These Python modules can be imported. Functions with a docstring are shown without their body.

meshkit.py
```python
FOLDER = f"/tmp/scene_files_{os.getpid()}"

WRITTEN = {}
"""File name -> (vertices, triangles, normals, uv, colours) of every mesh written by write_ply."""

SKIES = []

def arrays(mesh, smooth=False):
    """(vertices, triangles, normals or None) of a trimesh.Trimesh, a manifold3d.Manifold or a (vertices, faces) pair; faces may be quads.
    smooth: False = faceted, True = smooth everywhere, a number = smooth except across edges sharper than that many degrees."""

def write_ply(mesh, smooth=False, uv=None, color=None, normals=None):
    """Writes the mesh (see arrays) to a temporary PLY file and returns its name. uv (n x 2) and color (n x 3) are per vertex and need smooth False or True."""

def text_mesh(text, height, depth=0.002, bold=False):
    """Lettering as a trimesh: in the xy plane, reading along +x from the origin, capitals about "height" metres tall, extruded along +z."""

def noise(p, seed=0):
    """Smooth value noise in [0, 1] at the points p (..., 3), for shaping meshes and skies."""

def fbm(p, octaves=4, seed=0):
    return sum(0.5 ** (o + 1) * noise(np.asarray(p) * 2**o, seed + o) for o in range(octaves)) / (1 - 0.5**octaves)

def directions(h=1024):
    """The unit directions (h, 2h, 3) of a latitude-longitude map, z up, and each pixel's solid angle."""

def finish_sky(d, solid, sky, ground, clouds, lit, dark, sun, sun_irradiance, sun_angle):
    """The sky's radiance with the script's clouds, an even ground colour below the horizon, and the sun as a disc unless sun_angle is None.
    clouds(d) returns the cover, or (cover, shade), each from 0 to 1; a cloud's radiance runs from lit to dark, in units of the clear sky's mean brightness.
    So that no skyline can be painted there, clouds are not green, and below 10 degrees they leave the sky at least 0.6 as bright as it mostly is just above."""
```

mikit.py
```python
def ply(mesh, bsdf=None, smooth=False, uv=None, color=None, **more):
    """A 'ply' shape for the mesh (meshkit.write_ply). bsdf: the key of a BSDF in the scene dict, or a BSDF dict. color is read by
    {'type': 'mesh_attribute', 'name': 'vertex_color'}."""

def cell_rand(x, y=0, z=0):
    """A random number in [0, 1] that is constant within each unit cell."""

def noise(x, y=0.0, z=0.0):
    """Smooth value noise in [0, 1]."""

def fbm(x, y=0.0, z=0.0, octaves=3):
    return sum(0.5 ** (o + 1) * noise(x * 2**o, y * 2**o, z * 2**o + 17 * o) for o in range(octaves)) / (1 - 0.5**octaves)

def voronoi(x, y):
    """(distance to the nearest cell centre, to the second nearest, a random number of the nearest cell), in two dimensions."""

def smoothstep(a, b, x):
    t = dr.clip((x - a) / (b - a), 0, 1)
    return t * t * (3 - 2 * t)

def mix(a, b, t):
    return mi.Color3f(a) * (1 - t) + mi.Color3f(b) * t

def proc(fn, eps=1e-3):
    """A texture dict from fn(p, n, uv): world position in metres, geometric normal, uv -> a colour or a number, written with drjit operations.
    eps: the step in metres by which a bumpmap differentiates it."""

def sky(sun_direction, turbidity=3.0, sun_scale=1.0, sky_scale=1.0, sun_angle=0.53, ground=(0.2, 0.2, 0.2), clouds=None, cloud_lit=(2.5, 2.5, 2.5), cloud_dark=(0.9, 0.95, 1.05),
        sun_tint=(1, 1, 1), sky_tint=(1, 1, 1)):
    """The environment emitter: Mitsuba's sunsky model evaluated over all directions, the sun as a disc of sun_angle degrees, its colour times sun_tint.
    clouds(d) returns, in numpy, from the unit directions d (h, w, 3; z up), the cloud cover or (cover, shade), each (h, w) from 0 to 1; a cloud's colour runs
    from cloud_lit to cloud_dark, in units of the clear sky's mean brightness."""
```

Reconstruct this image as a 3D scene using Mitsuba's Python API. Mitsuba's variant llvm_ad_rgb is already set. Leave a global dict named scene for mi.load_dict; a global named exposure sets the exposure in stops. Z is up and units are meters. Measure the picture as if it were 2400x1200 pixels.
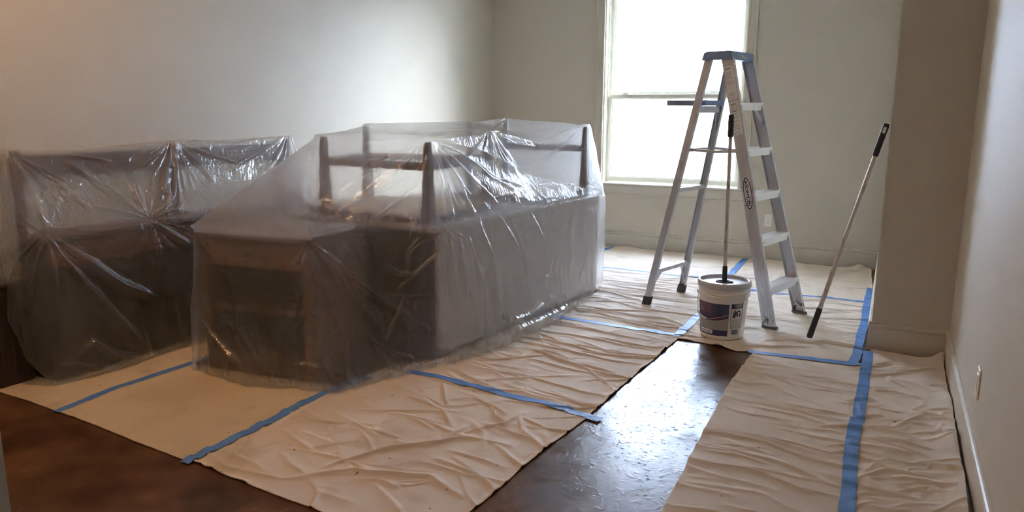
import math, random
import numpy as np, trimesh, shapely
import shapely.geometry as sg
import mitsuba as mi, drjit as dr
import mikit, meshkit
from mikit import noise, fbm, voronoi, smoothstep, mix

T = mi.ScalarTransform4f
scene, labels = {}, {}
rng = np.random.default_rng(7)

# ------------------------------------------------------------------ camera, daylight, lamps, exposure
CAM = np.array([0.0, 0.0, 1.36])
YAW, PITCH, ROLL, FOCAL = math.radians(-26.62), math.radians(10.906), math.radians(-0.2237), 1762.0
fw = np.array([math.sin(YAW) * math.cos(PITCH), math.cos(YAW) * math.cos(PITCH), -math.sin(PITCH)])
rt = np.array([math.cos(YAW), -math.sin(YAW), 0.0])
dn = np.cross(fw, rt)
dn2 = -math.sin(ROLL) * rt + math.cos(ROLL) * dn
scene['camera'] = dict(type='perspective', fov=2 * math.degrees(math.atan(1200 / FOCAL)), fov_axis='x', near_clip=0.02, far_clip=500.0,
                       to_world=T().look_at(origin=CAM.tolist(), target=(CAM + fw).tolist(), up=(-dn2).tolist()))
SUN_AZ, SUN_EL = math.radians(46), math.radians(20)      # a veiled sun, low to the right outside: it reaches the far end of the left wall
scene['sky'] = mikit.sky((math.sin(SUN_AZ) * math.cos(SUN_EL), math.cos(SUN_AZ) * math.cos(SUN_EL), math.sin(SUN_EL)), turbidity=4.0, sun_scale=0.30, sun_tint=(0.75, 1.1, 2.0), sun_angle=36.0,
                         sky_scale=1.0, ground=(0.50, 0.50, 0.48), clouds=lambda d: np.ones(d.shape[:2]), cloud_lit=(5.0, 6.2, 8.3), cloud_dark=(5.0, 6.2, 8.3))
exposure = 5.65
CEIL = 3.05
LAMPS = [((-2.9, 2.0), 0.075, (7.5, 3.9, 1.5)), ((-1.6, -0.9), 0.075, (4.4, 2.9, 1.75))]   # recessed ceiling lights: place, radius, radiance

# ------------------------------------------------------------------ helpers
def ref(k): return {'type': 'ref', 'id': k}
def rgb(*c): return {'type': 'rgb', 'value': list(c)}
def key(name):
    if name not in scene and name not in labels: return name
    i = 1
    while f'{name}_{i:03d}' in scene or f'{name}_{i:03d}' in labels: i += 1
    return f'{name}_{i:03d}'
def tag(k, label=None, cat=None, group=None, kind=None):
    d = labels.setdefault(k, {})
    for a, b in (('label', label), ('category', cat), ('group', group), ('kind', kind)):
        if b: d[a] = b
    return k
def thing(name, label, cat, group=None):
    return tag(key(name), label, cat, group)
def add(name, mesh, bsdf, parent=None, smooth=False, label=None, kind=None, **more):
    k = key(f'{parent}__{name}' if parent else name)
    scene[k] = mikit.ply(mesh, bsdf, smooth=smooth, **more)
    if label or kind: tag(k, label, kind=kind)
    return k
def struct(name, mesh, bsdf, parent=None, smooth=False):
    k = key(f'{parent}__{name}' if parent else name)
    scene[k] = mikit.ply(mesh, bsdf, smooth=smooth)
    if not parent: tag(k, kind='structure')
    return k
def cat(*ms): return trimesh.util.concatenate([m for m in ms])
def box(x0, x1, y0, y1, z0, z1, bev=0.0):
    if bev <= 0:
        m = trimesh.creation.box(extents=(x1 - x0, y1 - y0, z1 - z0))
        m.apply_translation(((x0 + x1) / 2, (y0 + y1) / 2, (z0 + z1) / 2)); return m
    pts = []
    for x, sx in ((x0, 1), (x1, -1)):
        for y, sy in ((y0, 1), (y1, -1)):
            for z, sz in ((z0, 1), (z1, -1)):
                pts += [(x, y + sy * bev, z + sz * bev), (x + sx * bev, y, z + sz * bev), (x + sx * bev, y + sy * bev, z)]
    return trimesh.convex.convex_hull(np.array(pts))
def frame_xf(o, ex, ey, ez=(0, 0, 1)):
    m = np.eye(4); m[:3, 0], m[:3, 1], m[:3, 2], m[:3, 3] = ex, ey, ez, o; return m
def xf(m, M): m = m.copy(); m.apply_transform(M); return m
def extrude(poly, h): return trimesh.creation.extrude_polygon(sg.Polygon(poly) if not hasattr(poly, 'geom_type') else poly, h, engine='earcut')
def bar(p0, p1, poly, ex, ey):
    """A section (x, y) swept from p0 to p1, its ends cut in the plane of ex and ey."""
    m = extrude(poly, 1.0); v = np.array(m.vertices); p0, p1, ex, ey = map(np.asarray, (p0, p1, ex, ey))
    w = p0 + v[:, 2:] * (p1 - p0) + v[:, :1] * ex + v[:, 1:2] * ey
    m = trimesh.Trimesh(w, m.faces, process=False); m.fix_normals(); return m
def tube(pts, r, n=10, cap=True):
    p = np.asarray(pts, float); rr = np.broadcast_to(r, (len(p),))
    t = np.gradient(p, axis=0); t /= np.linalg.norm(t, axis=1, keepdims=True)
    a = np.cross(t, [0.31, 0.17, 0.93] if abs(t[0, 2]) < 0.9 else [1, 0, 0]); a /= np.linalg.norm(a, axis=1, keepdims=True)
    b = np.cross(t, a); g = np.arange(n) * 2 * np.pi / n
    v = p[:, None] + rr[:, None, None] * (np.cos(g)[None, :, None] * a[:, None] + np.sin(g)[None, :, None] * b[:, None])
    i, j = np.meshgrid(np.arange(len(p) - 1), np.arange(n), indexing='ij')
    q = np.stack([i * n + j, i * n + (j + 1) % n, (i + 1) * n + (j + 1) % n, (i + 1) * n + j], -1).reshape(-1, 4)
    f = [q[:, [0, 1, 2]], q[:, [0, 2, 3]]]; v = v.reshape(-1, 3)
    if cap:
        v = np.vstack([v, p[:1], p[-1:]]); k = np.arange(n); N = len(v)
        f += [np.stack([(k + 1) % n, k, k * 0 + N - 2], 1), np.stack([k + (len(p) - 1) * n, (k + 1) % n + (len(p) - 1) * n, k * 0 + N - 1], 1)]
    m = trimesh.Trimesh(v, np.vstack(f), process=False); m.fix_normals(); return m
def lathe(prof, n=64):
    return trimesh.creation.revolve(np.array(prof, float), sections=n)
def tidx(nx, ny):
    i, j = np.meshgrid(np.arange(nx - 1), np.arange(ny - 1), indexing='ij'); a = i * ny + j
    return np.stack([a, a + ny, a + ny + 1, a + 1], -1).reshape(-1, 4)

# ------------------------------------------------------------------ materials
def wallpaint(c, rough=0.55, bump=0.0004):
    return {'type': 'twosided', 'b': {'type': 'bumpmap', 'scale': bump, 'tex': mikit.proc(lambda p, n, uv: fbm(p.x * 90, p.y * 90, p.z * 90, 2), 2e-3),
            'b': {'type': 'principled', 'base_color': rgb(*c), 'roughness': rough, 'specular': 0.4}}}
scene['paint'] = wallpaint((0.535, 0.495, 0.41))
scene['ceiling_paint'] = wallpaint((0.60, 0.58, 0.54), 0.8)
scene['trim_paint'] = {'type': 'twosided', 'b': {'type': 'principled', 'base_color': rgb(0.535, 0.495, 0.41), 'roughness': 0.33, 'specular': 0.5}}
scene['vinyl'] = {'type': 'twosided', 'b': {'type': 'principled', 'base_color': rgb(0.62, 0.61, 0.52), 'roughness': 0.35, 'specular': 0.5}}
scene['glass_pane'] = {'type': 'thindielectric', 'int_ior': 1.5}

def concrete_col(p, n, uv):
    a = fbm(p.x * 1.6 + 3, p.y * 1.6, 0.3, 4); b = fbm(p.x * 7 + 1, p.y * 7, 4.1, 4); c = fbm(p.x * 40, p.y * 40, 1.7, 3)
    col = mix(mi.Color3f(0.050, 0.021, 0.010), mi.Color3f(0.155, 0.070, 0.033), smoothstep(0.3, 0.72, a * 0.55 + b * 0.45))
    col = mix(col, mi.Color3f(0.22, 0.11, 0.06), smoothstep(0.60, 0.8, c * 0.45 + b * 0.55) * 0.5)
    sc = fbm(p.x * 110, p.y * 26 + p.x * 20, 9.0, 2)
    return mix(col, mi.Color3f(0.26, 0.20, 0.16), smoothstep(0.84, 0.90, sc) * 0.3)
def concrete_rough(p, n, uv):
    b = fbm(p.x * 9 + 5, p.y * 9, 2.1, 4); s = fbm(p.x * 70, p.y * 70, 3.0, 3)
    return 0.23 + 0.12 * smoothstep(0.35, 0.75, b) + 0.25 * smoothstep(0.68, 0.8, s)
scene['stained_concrete'] = {'type': 'bumpmap', 'scale': 0.0006, 'tex': mikit.proc(lambda p, n, uv: 0.7 * fbm(p.x * 14, p.y * 14, 1.0, 3) + 0.6 * smoothstep(0.66, 0.8, fbm(p.x * 55, p.y * 55, 7.0, 2)), 3e-3),
    'b': {'type': 'principled', 'base_color': mikit.proc(concrete_col), 'roughness': mikit.proc(concrete_rough), 'specular': 0.26}}

def canvas_col(c0, c1, seed):
    def fn(p, n, uv):
        a = fbm(p.x * 3 + seed, p.y * 3, 0.5, 4)
        col = mix(mi.Color3f(*c0), mi.Color3f(*c1), smoothstep(0.3, 0.7, a))
        s = fbm(p.x * 5 + seed * 3, p.y * 5, 8.5, 3); d = fbm(p.x * 34 + seed, p.y * 34, 3.3, 2)
        col = mix(col, mi.Color3f(c1[0] * 0.8, c1[1] * 0.78, c1[2] * 0.72), smoothstep(0.6, 0.75, s) * 0.5)
        return mix(col, mi.Color3f(0.16, 0.12, 0.09), smoothstep(0.80, 0.86, d) * 0.8)
    return fn
def canvas(c0, c1, seed):
    weave = lambda p, n, uv: dr.sin(p.x * 2600) * dr.sin(p.y * 2600) * 0.5 + noise(p.x * 160, p.y * 160, 0) * 1.2
    return {'type': 'twosided', 'b': {'type': 'bumpmap', 'scale': 0.00025, 'tex': mikit.proc(weave, 1e-3),
            'b': {'type': 'principled', 'base_color': mikit.proc(canvas_col(c0, c1, seed)), 'roughness': 0.85, 'sheen': 0.15, 'specular': 0.25}}}
scene['canvas'] = canvas((0.66, 0.57, 0.475), (0.60, 0.51, 0.42), 1.0)
scene['canvas_warm_shade'] = canvas((0.60, 0.49, 0.345), (0.53, 0.42, 0.29), 5.0)  # warm lamplight and furniture shade put into the canvas colour
scene['tape_blue'] = {'type': 'twosided', 'b': {'type': 'principled', 'base_color': mikit.proc(lambda p, n, uv: mix(mi.Color3f(0.085, 0.215, 0.52), mi.Color3f(0.12, 0.27, 0.58), fbm(p.x * 60, p.y * 60, p.z * 60, 2))), 'roughness': 0.5, 'specular': 0.4}}

def wood_fn(dark, light, ax):
    def fn(p, n, uv):
        q = (p.x, p.y, p.z); s = [55.0, 55.0, 55.0]; s[ax] = 3.0
        g = fbm(q[0] * s[0], q[1] * s[1], q[2] * s[2], 3)
        return mix(mi.Color3f(*dark), mi.Color3f(*light), smoothstep(0.25, 0.75, g))
    return fn
for nm, ax in (('wood_x', 0), ('wood_y', 1), ('wood_z', 2)):
    scene[nm] = {'type': 'twosided', 'b': {'type': 'principled', 'base_color': mikit.proc(wood_fn((0.060, 0.027, 0.016), (0.125, 0.062, 0.036), ax)), 'roughness': 0.4, 'specular': 0.45}}
scene['wood_warm'] = {'type': 'twosided', 'b': {'type': 'principled', 'base_color': mikit.proc(wood_fn((0.14, 0.068, 0.042), (0.23, 0.12, 0.075), 0)), 'roughness': 0.42, 'specular': 0.45}}
scene['wood_pale'] = {'type': 'twosided', 'b': {'type': 'principled', 'base_color': mikit.proc(wood_fn((0.36, 0.27, 0.19), (0.46, 0.36, 0.26), 0)), 'roughness': 0.6, 'specular': 0.3}}  # paler tone for the undersides of the upturned tables
scene['wood_black'] = {'type': 'twosided', 'b': {'type': 'principled', 'base_color': mikit.proc(wood_fn((0.022, 0.014, 0.010), (0.045, 0.028, 0.020), 2)), 'roughness': 0.5, 'specular': 0.4}}
scene['desk_grey'] = {'type': 'twosided', 'b': {'type': 'principled', 'base_color': mikit.proc(wood_fn((0.40, 0.365, 0.345), (0.50, 0.46, 0.435), 1)), 'roughness': 0.45, 'specular': 0.4}}
scene['knob_metal'] = {'type': 'roughconductor', 'material': 'none', 'alpha': 0.3, 'specular_reflectance': rgb(0.25, 0.2, 0.15)}

def crumple(p, n, uv):
    a, b, c = p.x + 0.6 * p.y, p.z + 0.3 * p.x, p.y - 0.4 * p.z
    r1 = dr.abs(fbm(a * 9, b * 5, c * 9, 3) - 0.5) * 2
    r2 = dr.abs(noise(a * 42, b * 24, c * 42) - 0.5) * 2
    r3 = dr.abs(noise(a * 88, b * 50, c * 88) - 0.5) * 2
    amp = smoothstep(0.3, 0.6, fbm(p.x * 2.5 + 4, p.y * 2.5, p.z * 2.5, 2))
    return (1 - r1) * 0.55 + ((1 - r2) * 0.26 + (1 - r3) * 0.11) * (0.3 + amp)
CR = {'type': 'bumpmap', 'scale': 0.007, 'tex': mikit.proc(crumple, 2e-3)}
def thin(rough, st): return {'type': 'principledthin', 'base_color': rgb(0.94, 0.94, 0.94), 'roughness': rough, 'spec_trans': st, 'diff_trans': 1.1, 'eta': 1.5}
scene['film'] = {**CR, 'b': {'type': 'blendbsdf', 'weight': 0.48, 'clear': thin(0.075, 0.96), 'milky': thin(0.30, 0.76)}}

def alu_col(p, n, uv):
    g = fbm(p.x * 30, p.y * 30, p.z * 3, 3); d = fbm(p.x * 26 + 9, p.y * 26, p.z * 9, 3)
    col = mix(mi.Color3f(0.56, 0.565, 0.585), mi.Color3f(0.48, 0.48, 0.495), g)
    col = mix(col, mi.Color3f(0.27, 0.235, 0.205), smoothstep(0.66, 0.8, d) * 0.6)
    scuff = smoothstep(0.50, 0.62, fbm(p.x * 45, p.y * 45, p.z * 30 + 4, 3)) * dr.select(p.z < 0.085, 1.0, 0.0)      # black scuffs on the bottom ends
    return mix(col, mi.Color3f(0.05, 0.045, 0.04), scuff * 0.85)
scene['aluminium'] = {'type': 'twosided', 'b': {'type': 'principled', 'base_color': mikit.proc(alu_col), 'metallic': 0.4, 'roughness': 0.42, 'specular': 0.5}}
scene['aluminium_bright'] = {'type': 'twosided', 'b': {'type': 'principled', 'base_color': rgb(0.72, 0.71, 0.70), 'metallic': 0.8, 'roughness': 0.3}}
scene['pole_metal'] = {'type': 'twosided', 'b': {'type': 'principled', 'base_color': mikit.proc(lambda p, n, uv: mix(mi.Color3f(0.62, 0.57, 0.51), mi.Color3f(0.40, 0.33, 0.27), smoothstep(0.6, 0.72, fbm(p.x * 60, p.y * 60, p.z * 14, 3)))), 'metallic': 0.4, 'roughness': 0.33}}
def solid(name, c, rough=0.5, **k):
    scene[name] = {'type': 'twosided', 'b': {'type': 'principled', 'base_color': rgb(*c), 'roughness': rough, 'specular': 0.45, **k}}
solid('blue_plastic', (0.19, 0.26, 0.40), 0.45); solid('black_grip', (0.025, 0.026, 0.03), 0.55); solid('rubber', (0.05, 0.048, 0.045), 0.8)
solid('bucket_white', (0.74, 0.73, 0.70), 0.38); solid('lid_white', (0.52, 0.52, 0.55), 0.28); solid('sticker', (0.72, 0.72, 0.70), 0.5)
solid('ink', (0.03, 0.03, 0.07), 0.5); solid('ink_grey', (0.30, 0.30, 0.31), 0.5); solid('navy', (0.05, 0.06, 0.16), 0.4); solid('blue_label', (0.055, 0.075, 0.17), 0.4)
solid('purple_label', (0.085, 0.05, 0.095), 0.4); solid('rose_print', (0.26, 0.12, 0.17), 0.4); solid('grey_label', (0.34, 0.32, 0.32), 0.4); solid('plate_white', (0.74, 0.72, 0.66), 0.35)
solid('slot_dark', (0.03, 0.03, 0.03), 0.6); solid('wire', (0.55, 0.54, 0.52), 0.3, metallic=0.9); solid('grime', (0.13, 0.11, 0.095), 0.8); solid('lamp_trim', (0.8, 0.8, 0.78), 0.4)

# ------------------------------------------------------------------ the room
XL, XR, YB, YF = -3.88, 0.375, 7.25, -6.0
XR2 = 3.6
WX0, WX1, WZ0, WZ1 = -2.62, -1.262, 0.655, 2.52
struct('floor', box(XL - .2, XR2 + .2, YF - .2, YB + .2, -0.12, 0.0), 'stained_concrete')
struct('ceiling', box(XL - .2, XR2 + .2, YF - .2, YB + .2, CEIL, CEIL + .15), 'ceiling_paint')
struct('wall_left', box(XL - .15, XL, YF, YB, 0, CEIL), 'paint')
struct('wall_right', box(XR, XR + .15, 1.0, YB, 0, CEIL), 'paint')
struct('wall_hall_right', box(XR2, XR2 + .15, YF, 1.15, 0, CEIL), 'paint')
struct('wall_hall_back', box(XR, XR2, 1.0, 1.15, 0, CEIL), 'paint')
struct('wall_front', box(XL, XR2, YF - .15, YF, 0, CEIL), 'paint')
bp = sg.box(XL - .15, 0, XR + .15, CEIL).difference(sg.box(WX0, WZ0, WX1, WZ1))
bw = extrude(bp, 0.52); v = np.array(bw.vertices); bw = trimesh.Trimesh(np.stack([v[:, 0], YB + v[:, 2], v[:, 1]], 1), bw.faces); bw.fix_normals()
struct('wall_back', bw, 'paint')
PX0, PY0 = -0.020, 4.714
struct('wall_jog', box(PX0, XR, PY0, YB, 0, CEIL), 'paint')
struct('wall_partition', box(XL, -2.158, 1.0, 1.12, 0, CEIL), 'paint')

def baseprofile(h=0.170):
    # (depth from the wall, height)
    return [(0, 0), (0.015, 0), (0.015, h - 0.040), (0.0125, h - 0.037), (0.0125, h - 0.034), (0.017, h - 0.031), (0.0185, h - 0.025), (0.017, h - 0.019),
            (0.011, h - 0.015), (0.011, h - 0.012), (0.0125, h - 0.007), (0.009, h - 0.001), (0.0045, h), (0, h)]
def baseboard(name, a, b, nrm):
    a, b = np.array([*a, 0.0]), np.array([*b, 0.0])
    struct(name, bar(a, b, baseprofile(), np.array([*nrm, 0.0]), (0, 0, 1)), 'trim_paint')
baseboard('baseboard_back', (XL, YB), (PX0, YB), (0, -1))
baseboard('baseboard_left', (XL, 1.12), (XL, YB), (1, 0))
baseboard('baseboard_right', (XR, 1.0), (XR, PY0), (-1, 0))
baseboard('baseboard_jog', (PX0 - 0.014, PY0), (XR, PY0), (0, -1))
baseboard('baseboard_jog_side', (PX0, PY0 - 0.014), (PX0, YB), (-1, 0))

# window: casing, stool, apron, jambs, two sashes
tr = thing('trim_1', None, None); labels.pop(tr)
cw = 0.088
prof = [(0, 0), (0.016, 0), (0.019, 0.006), (0.019, 0.018), (0.014, 0.024), (0.013, cw - 0.022), (0.018, cw - 0.016), (0.024, cw - 0.010), (0.024, cw - 0.001), (0.021, cw), (0, cw)]
trim = [bar((WX0, YB, 0.655), (WX0, YB, WZ1 + cw), [(y, -x) for x, y in [(a, b) for a, b in prof]][::1], (-1, 0, 0), (0, 1, 0)),
        bar((WX1, YB, 0.655), (WX1, YB, WZ1 + cw), [(y, -x) for x, y in prof], (1, 0, 0), (0, 1, 0)),
        bar((WX0 - cw, YB, WZ1), (WX1 + cw, YB, WZ1), [(y, -x) for x, y in prof], (0, 0, 1), (0, 1, 0)),
        box(WX0 - cw - 0.0, WX1 + cw + 0.0, YB - 0.020, YB, 0.540, 0.632, 0.003),
        box(WX0 - cw - 0.0, WX1 + cw + 0.0, YB - 0.026, YB, 0.540, 0.556, 0.004)]
struct('trim_1', cat(*trim), 'trim_paint')
struct('trim_2', box(WX0 - cw - 0.012, WX1 + cw + 0.012, YB - 0.034, YB + 0.125, 0.632, 0.6551, 0.006), 'trim_paint')
win = 'window_1'
jy0, jy1 = YB + 0.0, YB + 0.24
jam = [box(WX0, WX0 + 0.012, jy0 + .002, jy1, WZ0, WZ1), box(WX1 - 0.012, WX1, jy0 + .002, jy1, WZ0, WZ1), box(WX0, WX1, jy0 + .002, jy1, WZ1 - 0.012, WZ1)]
for s, x in ((1, WX0 + 0.012), (-1, WX1 - 0.012)):    # stops and sash tracks
    for y0, w, d in ((0.075, 0.012, 0.010), (0.122, 0.008, 0.014), (0.170, 0.03, 0.020)):
        jam.append(box(min(x, x + s * d), max(x, x + s * d), YB + y0, YB + y0 + w, WZ0, WZ1))
jam.append(box(WX0, WX1, YB + 0.125, jy1 + .03, WZ0 - .012, WZ0 + 0.012))
scene['window_1'] = mikit.ply(cat(*jam), 'vinyl'); tag('window_1', kind='structure')
def sash(x0, x1, z0, z1, y, st, rb, rtp):
    t = 0.034
    k = add('sash', cat(box(x0, x0 + st, y, y + t, z0, z1, .004), box(x1 - st, x1, y, y + t, z0, z1, .004),
                        box(x0 + st - .004, x1 - st + .004, y, y + t, z0, z0 + rb, .004), box(x0 + st - .004, x1 - st + .004, y, y + t, z1 - rtp, z1, .004),
                        box(x0 + st - .006, x0 + st + .006, y + .010, y + .024, z0, z1), box(x1 - st - .006, x1 - st + .006, y + .010, y + .024, z0, z1),
                        box(x0 + st, x1 - st, y + .010, y + .024, z0 + rb - .006, z0 + rb + .006), box(x0 + st, x1 - st, y + .010, y + .024, z1 - rtp - .006, z1 - rtp + .006)), 'vinyl', win)
    g = trimesh.Trimesh([[x0 + st, y + .017, z0 + rb], [x1 - st, y + .017, z0 + rb], [x1 - st, y + .017, z1 - rtp], [x0 + st, y + .017, z1 - rtp]], [[0, 1, 2], [0, 2, 3]])
    scene[key(k + '__pane')] = mikit.ply(g, 'glass_pane')
    return k
ls = sash(WX0 + 0.02, WX1 - 0.02, WZ0 + 0.012, 1.528, YB + 0.087, 0.036, 0.045, 0.040)
us = sash(WX0 + 0.026, WX1 - 0.026, 1.500, WZ1 - 0.012, YB + 0.130, 0.030, 0.045, 0.040)
for x in (WX0 + 0.19, WX1 - 0.19):
    lk = key(ls + '__lock')
    scene[lk] = mikit.ply(cat(box(x - .035, x + .035, YB + .092, YB + .118, 1.528, 1.536, .003), xf(lathe([(0, 0), (.014, 0), (.014, .010), (.009, .014), (0, .014)], 20), frame_xf((x, YB + .104, 1.535), (1, 0, 0), (0, 1, 0))),
                              box(x + .004, x + .046, YB + .098, YB + .110, 1.537, 1.547, .004)), 'plate_white', smooth=35)

# recessed ceiling lights
for (x, y), r, c in LAMPS:
    k = thing('recessed_light', None, None); labels.pop(k)
    tag(k, 'round recessed ceiling light glowing warm' + (' near the left wall' if x < -2 else ' behind the doorway'), 'ceiling light')
    add('trim_ring', xf(lathe([(r, 0), (r + .02, 0), (r + .02, .006), (r, .006), (r, 0)], 40), frame_xf((x, y, CEIL - .006), (1, 0, 0), (0, 1, 0))), 'lamp_trim', k)
    d = trimesh.creation.cylinder(r, 0.004, sections=40); d.apply_translation((x, y, CEIL - .003))
    scene[key(k + '__bulb')] = {**mikit.ply(d, 'lamp_trim'), 'emitter': {'type': 'area', 'radiance': rgb(*c)}}

# outlet on the back wall, switch plate on the right wall
o = thing('wall_outlet', 'cream double wall outlet on the back wall behind the ladder steps', 'outlet')
add('plate', box(-1.010, -0.942, YB - 0.006, YB, 0.315, 0.430, .003), 'plate_white', o)
for z in (0.353, 0.395):
    f = sg.Point(0, 0).buffer(0.017).intersection(sg.box(-.0165, -.0135, .0165, .0135))
    m = bar((-0.976, YB - .006, z), (-0.976, YB - .0085, z), f, (1, 0, 0), (0, 0, 1))
    r = add('socket', m, 'plate_white', o)
    scene[r + '__slots'] = mikit.ply(cat(box(-.983, -.981, YB - .0092, YB - .008, z - .001, z + .008), box(-.972, -.970, YB - .0092, YB - .008, z - .001, z + .007), box(-.978, -.974, YB - .0092, YB - .008, z - .010, z - .006)), 'slot_dark')
o = thing('wall_plate', 'white outlet plate low on the right wall', 'outlet')
add('plate', box(XR - 0.007, XR, 3.21, 3.283, 0.285, 0.405, .003), 'plate_white', o)
add('face', box(XR - 0.0095, XR - .005, 3.23, 3.264, 0.308, 0.382, .002), 'plate_white', o)

# ------------------------------------------------------------------ drop cloths: one wrinkle field for the floor, a mesh for every cloth, tape strips on top
def seg_ridge(x, y, pts, amp, w, skew=0.0):
    """Height of a cloth fold along a polyline; amp fades at both ends."""
    p = np.asarray(pts, float); out = np.zeros_like(x); L = np.r_[0, np.cumsum(np.linalg.norm(np.diff(p, axis=0), axis=1))]
    for i in range(len(p) - 1):
        d = p[i + 1] - p[i]; l2 = d @ d; n = np.array([-d[1], d[0]]) / math.sqrt(l2)
        t = np.clip(((x - p[i, 0]) * d[0] + (y - p[i, 1]) * d[1]) / l2, 0, 1)
        dx, dy = x - p[i, 0] - t * d[0], y - p[i, 1] - t * d[1]
        s = dx * n[0] + dy * n[1]; r = np.hypot(dx, dy)
        g = (L[i] + t * (L[i + 1] - L[i])) / L[-1]
        env = np.sqrt(np.clip(4 * g * (1 - g), 0, 1))
        ww = np.where(s > 0, w * (1 + skew), w * (1 - skew))
        out = np.maximum(out, amp * env * np.exp(-(r / ww) ** 1.3))
    return out
RIDGES = []
def rand_ridges(n, x0, x1, y0, y1, ang, spread, l0, l1, a0, a1, w0=.007, w1=.018):
    for _ in range(n):
        cx, cy, a, l = rng.uniform(x0, x1), rng.uniform(y0, y1), ang + rng.normal(0, spread), rng.uniform(l0, l1)
        k = rng.normal(0, 0.10) * l
        d = np.array([math.cos(a), math.sin(a)]); q = np.array([-d[1], d[0]]); c = np.array([cx, cy])
        RIDGES.append(([c - d * l / 2, c + q * k, c + d * l / 2], 1.7 * rng.uniform(a0, a1), rng.uniform(w0, w1), rng.uniform(-.5, .5)))
R_ = math.radians
# creases from the folded cloth run across; loose rumples lie in every direction
rand_ridges(52, -2.35, -1.12, 1.85, 3.05, R_(-18), 0.45, .18, .6, .0025, .008)
rand_ridges(30, -2.3, -1.1, 1.9, 3.05, R_(50), 0.7, .08, .3, .0015, .004)
rand_ridges(70, -2.1, -1.08, 3.1, 4.45, R_(-6), 0.28, .2, .8, .002, .009)
rand_ridges(26, -2.1, -1.1, 3.1, 4.45, R_(60), 0.6, .08, .3, .0015, .004)
rand_ridges(90, -2.3, -1.1, 4.5, 6.2, R_(-3), 0.22, .25, .9, .002, .010)
rand_ridges(40, -2.5, -1.1, 6.2, 7.1, R_(0), 0.25, .2, .7, .001, .005)
rand_ridges(80, -1.1, -0.05, 4.35, 5.9, R_(2), 0.25, .15, .7, .002, .008)
rand_ridges(36, -1.1, -0.05, 5.9, 7.1, R_(20), 0.7, .15, .5, .001, .006)
rand_ridges(46, -0.62, -0.05, 1.9, 4.3, R_(-4), 0.22, .2, .6, .002, .007)
rand_ridges(90, -0.03, 0.36, 2.0, 4.65, R_(12), 0.4, .10, .36, .003, .010, .008, .02)
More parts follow.
